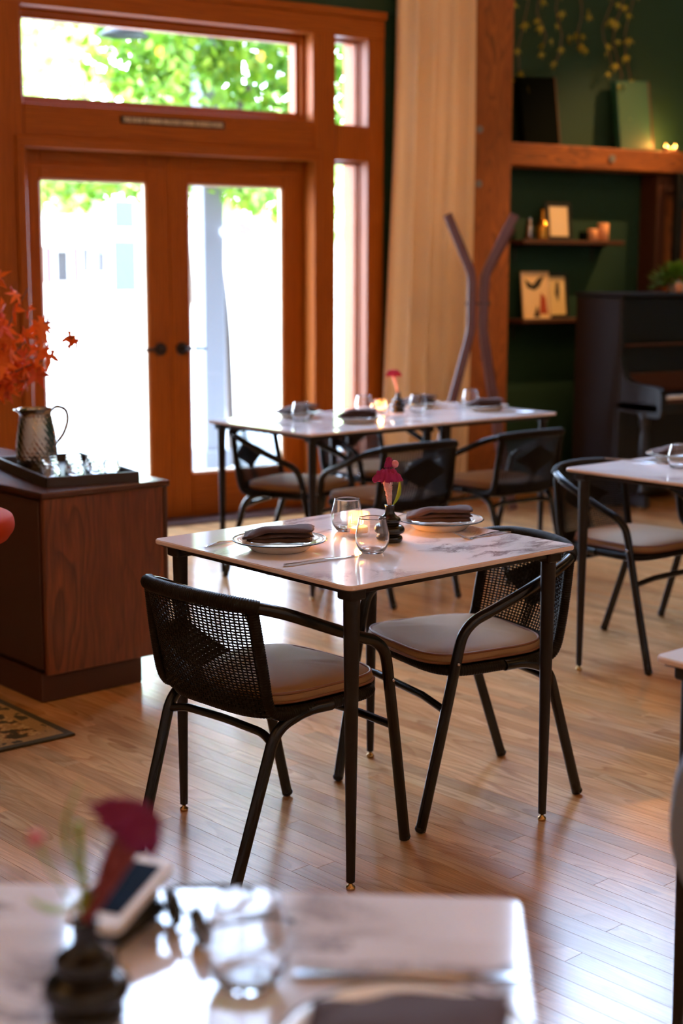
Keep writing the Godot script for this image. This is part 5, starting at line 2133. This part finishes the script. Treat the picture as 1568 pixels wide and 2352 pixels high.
# ------------------------------------------------------------------ dining tables
func build_dining() -> void:
	var d1 := Vector3(0.992, 0, -0.126)
	make_table("marble table in focus in the middle, laid for two with a lit candle", Vector3(2.086, 0, -3.162), deg_to_rad(8.6), Vector2(0.42, 0.55))
	make_table("marble table by the doors, left of the two pushed together", Vector3(3.625, 0, -5.832), deg_to_rad(7.23), Vector2(0.2, 0.1))
	make_table("marble table by the doors, right of the two pushed together", Vector3(4.408, 0, -5.931), deg_to_rad(7.23), Vector2(0.8, 0.3))
	make_table("marble table cut by the right edge, in front of the piano", Vector3(3.947, 0, -3.665), deg_to_rad(8.6), Vector2(0.55, 0.9))
	make_table("marble table beyond the right edge next to the one by the piano", Vector3(4.727, 0, -3.783), deg_to_rad(8.6), Vector2(0.1, 0.4))

	var c := make_chair("black woven armchair in the front with its open weave back to the camera")
	c.position = Vector3(1.785, 0, -3.125)
	c.rotation.y = deg_to_rad(11.5)
	copy(c, Vector3(2.42, 0, -3.182), deg_to_rad(176), "black woven armchair facing left at the right side of the middle table")
	copy(c, Vector3(3.915, 0, -4.056), deg_to_rad(-81.5), "black woven armchair tucked under the table at the right edge")
	copy(c, Vector3(4.66, 0, -4.17), deg_to_rad(-81.5), "black woven armchair cut off by the right edge, only a leg showing")
	copy(c, Vector3(3.555, 0, -5.97), deg_to_rad(-59), "black woven armchair at the left end of the far table, against the door glass")
	copy(c, Vector3(4.19, 0, -6.22), deg_to_rad(-83), "black woven armchair behind the far table near the curtain")
	copy(c, Vector3(3.705, 0, -5.42), deg_to_rad(94.6), "black woven armchair with its back to the camera at the far table, left one")
	copy(c, Vector3(4.435, 0, -5.545), deg_to_rad(96), "black woven armchair with its back to the camera at the far table, right one")

	# middle table
	var y := 0.75
	place_setting("at the left of the middle table", Vector3(1.85, y, -3.188), deg_to_rad(-28))
	place_setting("at the right of the middle table", Vector3(2.379, y, -3.222), deg_to_rad(-30))
	make_candle("lit tealight in a ribbed glass between the two glasses on the middle table", Vector3(2.112, y, -3.222))
	make_glass("stemless glass standing behind the lit candle on the middle table", Vector3(2.137, y, -3.318))
	make_glass("stemless glass standing in front of the lit candle on the middle table", Vector3(2.022, y, -3.022))
	make_vase("black ribbed bud vase on the middle table", Vector3(2.147, y, -3.128))
	cockscomb("magenta cockscomb flower with a pink stalk on the middle table", Vector3(2.147, y + 0.094, -3.128), 1.0, M.petal, Vector3(-0.006, 0, -0.004), -PHI)
	cutlery("fork", "steel fork left of the left plate on the middle table", Vector3(1.790, y, -3.335), deg_to_rad(20))
	cutlery("knife", "steel knife in front of the left plate on the middle table", Vector3(1.862, y, -2.998), deg_to_rad(5))
	cutlery("fork", "steel fork in front of the right plate on the middle table", Vector3(2.400, y, -3.055), deg_to_rad(187))

	# far table
	place_setting("at the far left of the far table", Vector3(3.62, y, -6.06), deg_to_rad(10))
	place_setting("at the front left of the far table", Vector3(3.74, y, -5.71), deg_to_rad(-30))
	place_setting("at the far right of the far table", Vector3(4.40, y, -6.165), deg_to_rad(5))
	place_setting("at the front right of the far table", Vector3(4.60, y, -5.86), deg_to_rad(-25))
	make_candle("lit tealight on the far table", Vector3(4.06, y, -6.00))
	make_vase("black ribbed bud vase on the far table", Vector3(4.17, y, -6.01))
	cockscomb("red cockscomb flower on the far table in front of the curtain", Vector3(4.17, y + 0.094, -6.01), 1.0, M.petal_red, Vector3(-0.020, 0.02, -0.012), -PHI, false)
	make_glass("stemless glass at the left end of the far table", Vector3(3.53, y, -5.88))
	make_glass("stemless glass right of the vase on the far table", Vector3(4.245, y, -5.945))
	make_glass("stemless glass behind the right plate on the far table", Vector3(4.66, y, -6.06))
	make_glass("stemless glass beside the candle on the far table", Vector3(3.98, y, -6.03))
	cutlery("knife", "steel knife at the right end of the far table", Vector3(4.66, y, -5.70), deg_to_rad(-10))
	cutlery("knife", "steel knife at the front left of the far table", Vector3(3.90, y, -5.66), deg_to_rad(60))

	# table at the right edge
	place_setting("on the table cut by the right edge", Vector3(4.0, y, -3.93), deg_to_rad(-20))
	make_glass("stemless glass on the table cut by the right edge", Vector3(3.83, y, -3.755))
	cutlery("knife", "steel knife on the table cut by the right edge", Vector3(3.835, y, -4.00), deg_to_rad(-70))

func _ready() -> void:
	rng.seed = 20240
	set_view()
	make_materials()
	build_floor()
	build_shell()
	build_outside()
	build_lamps()
	build_dining()
	build_sideboard()
	build_curtain()
	build_piano()
	build_coat_rack()
	build_alcove()
	build_left()
	build_front()
	build_sign()
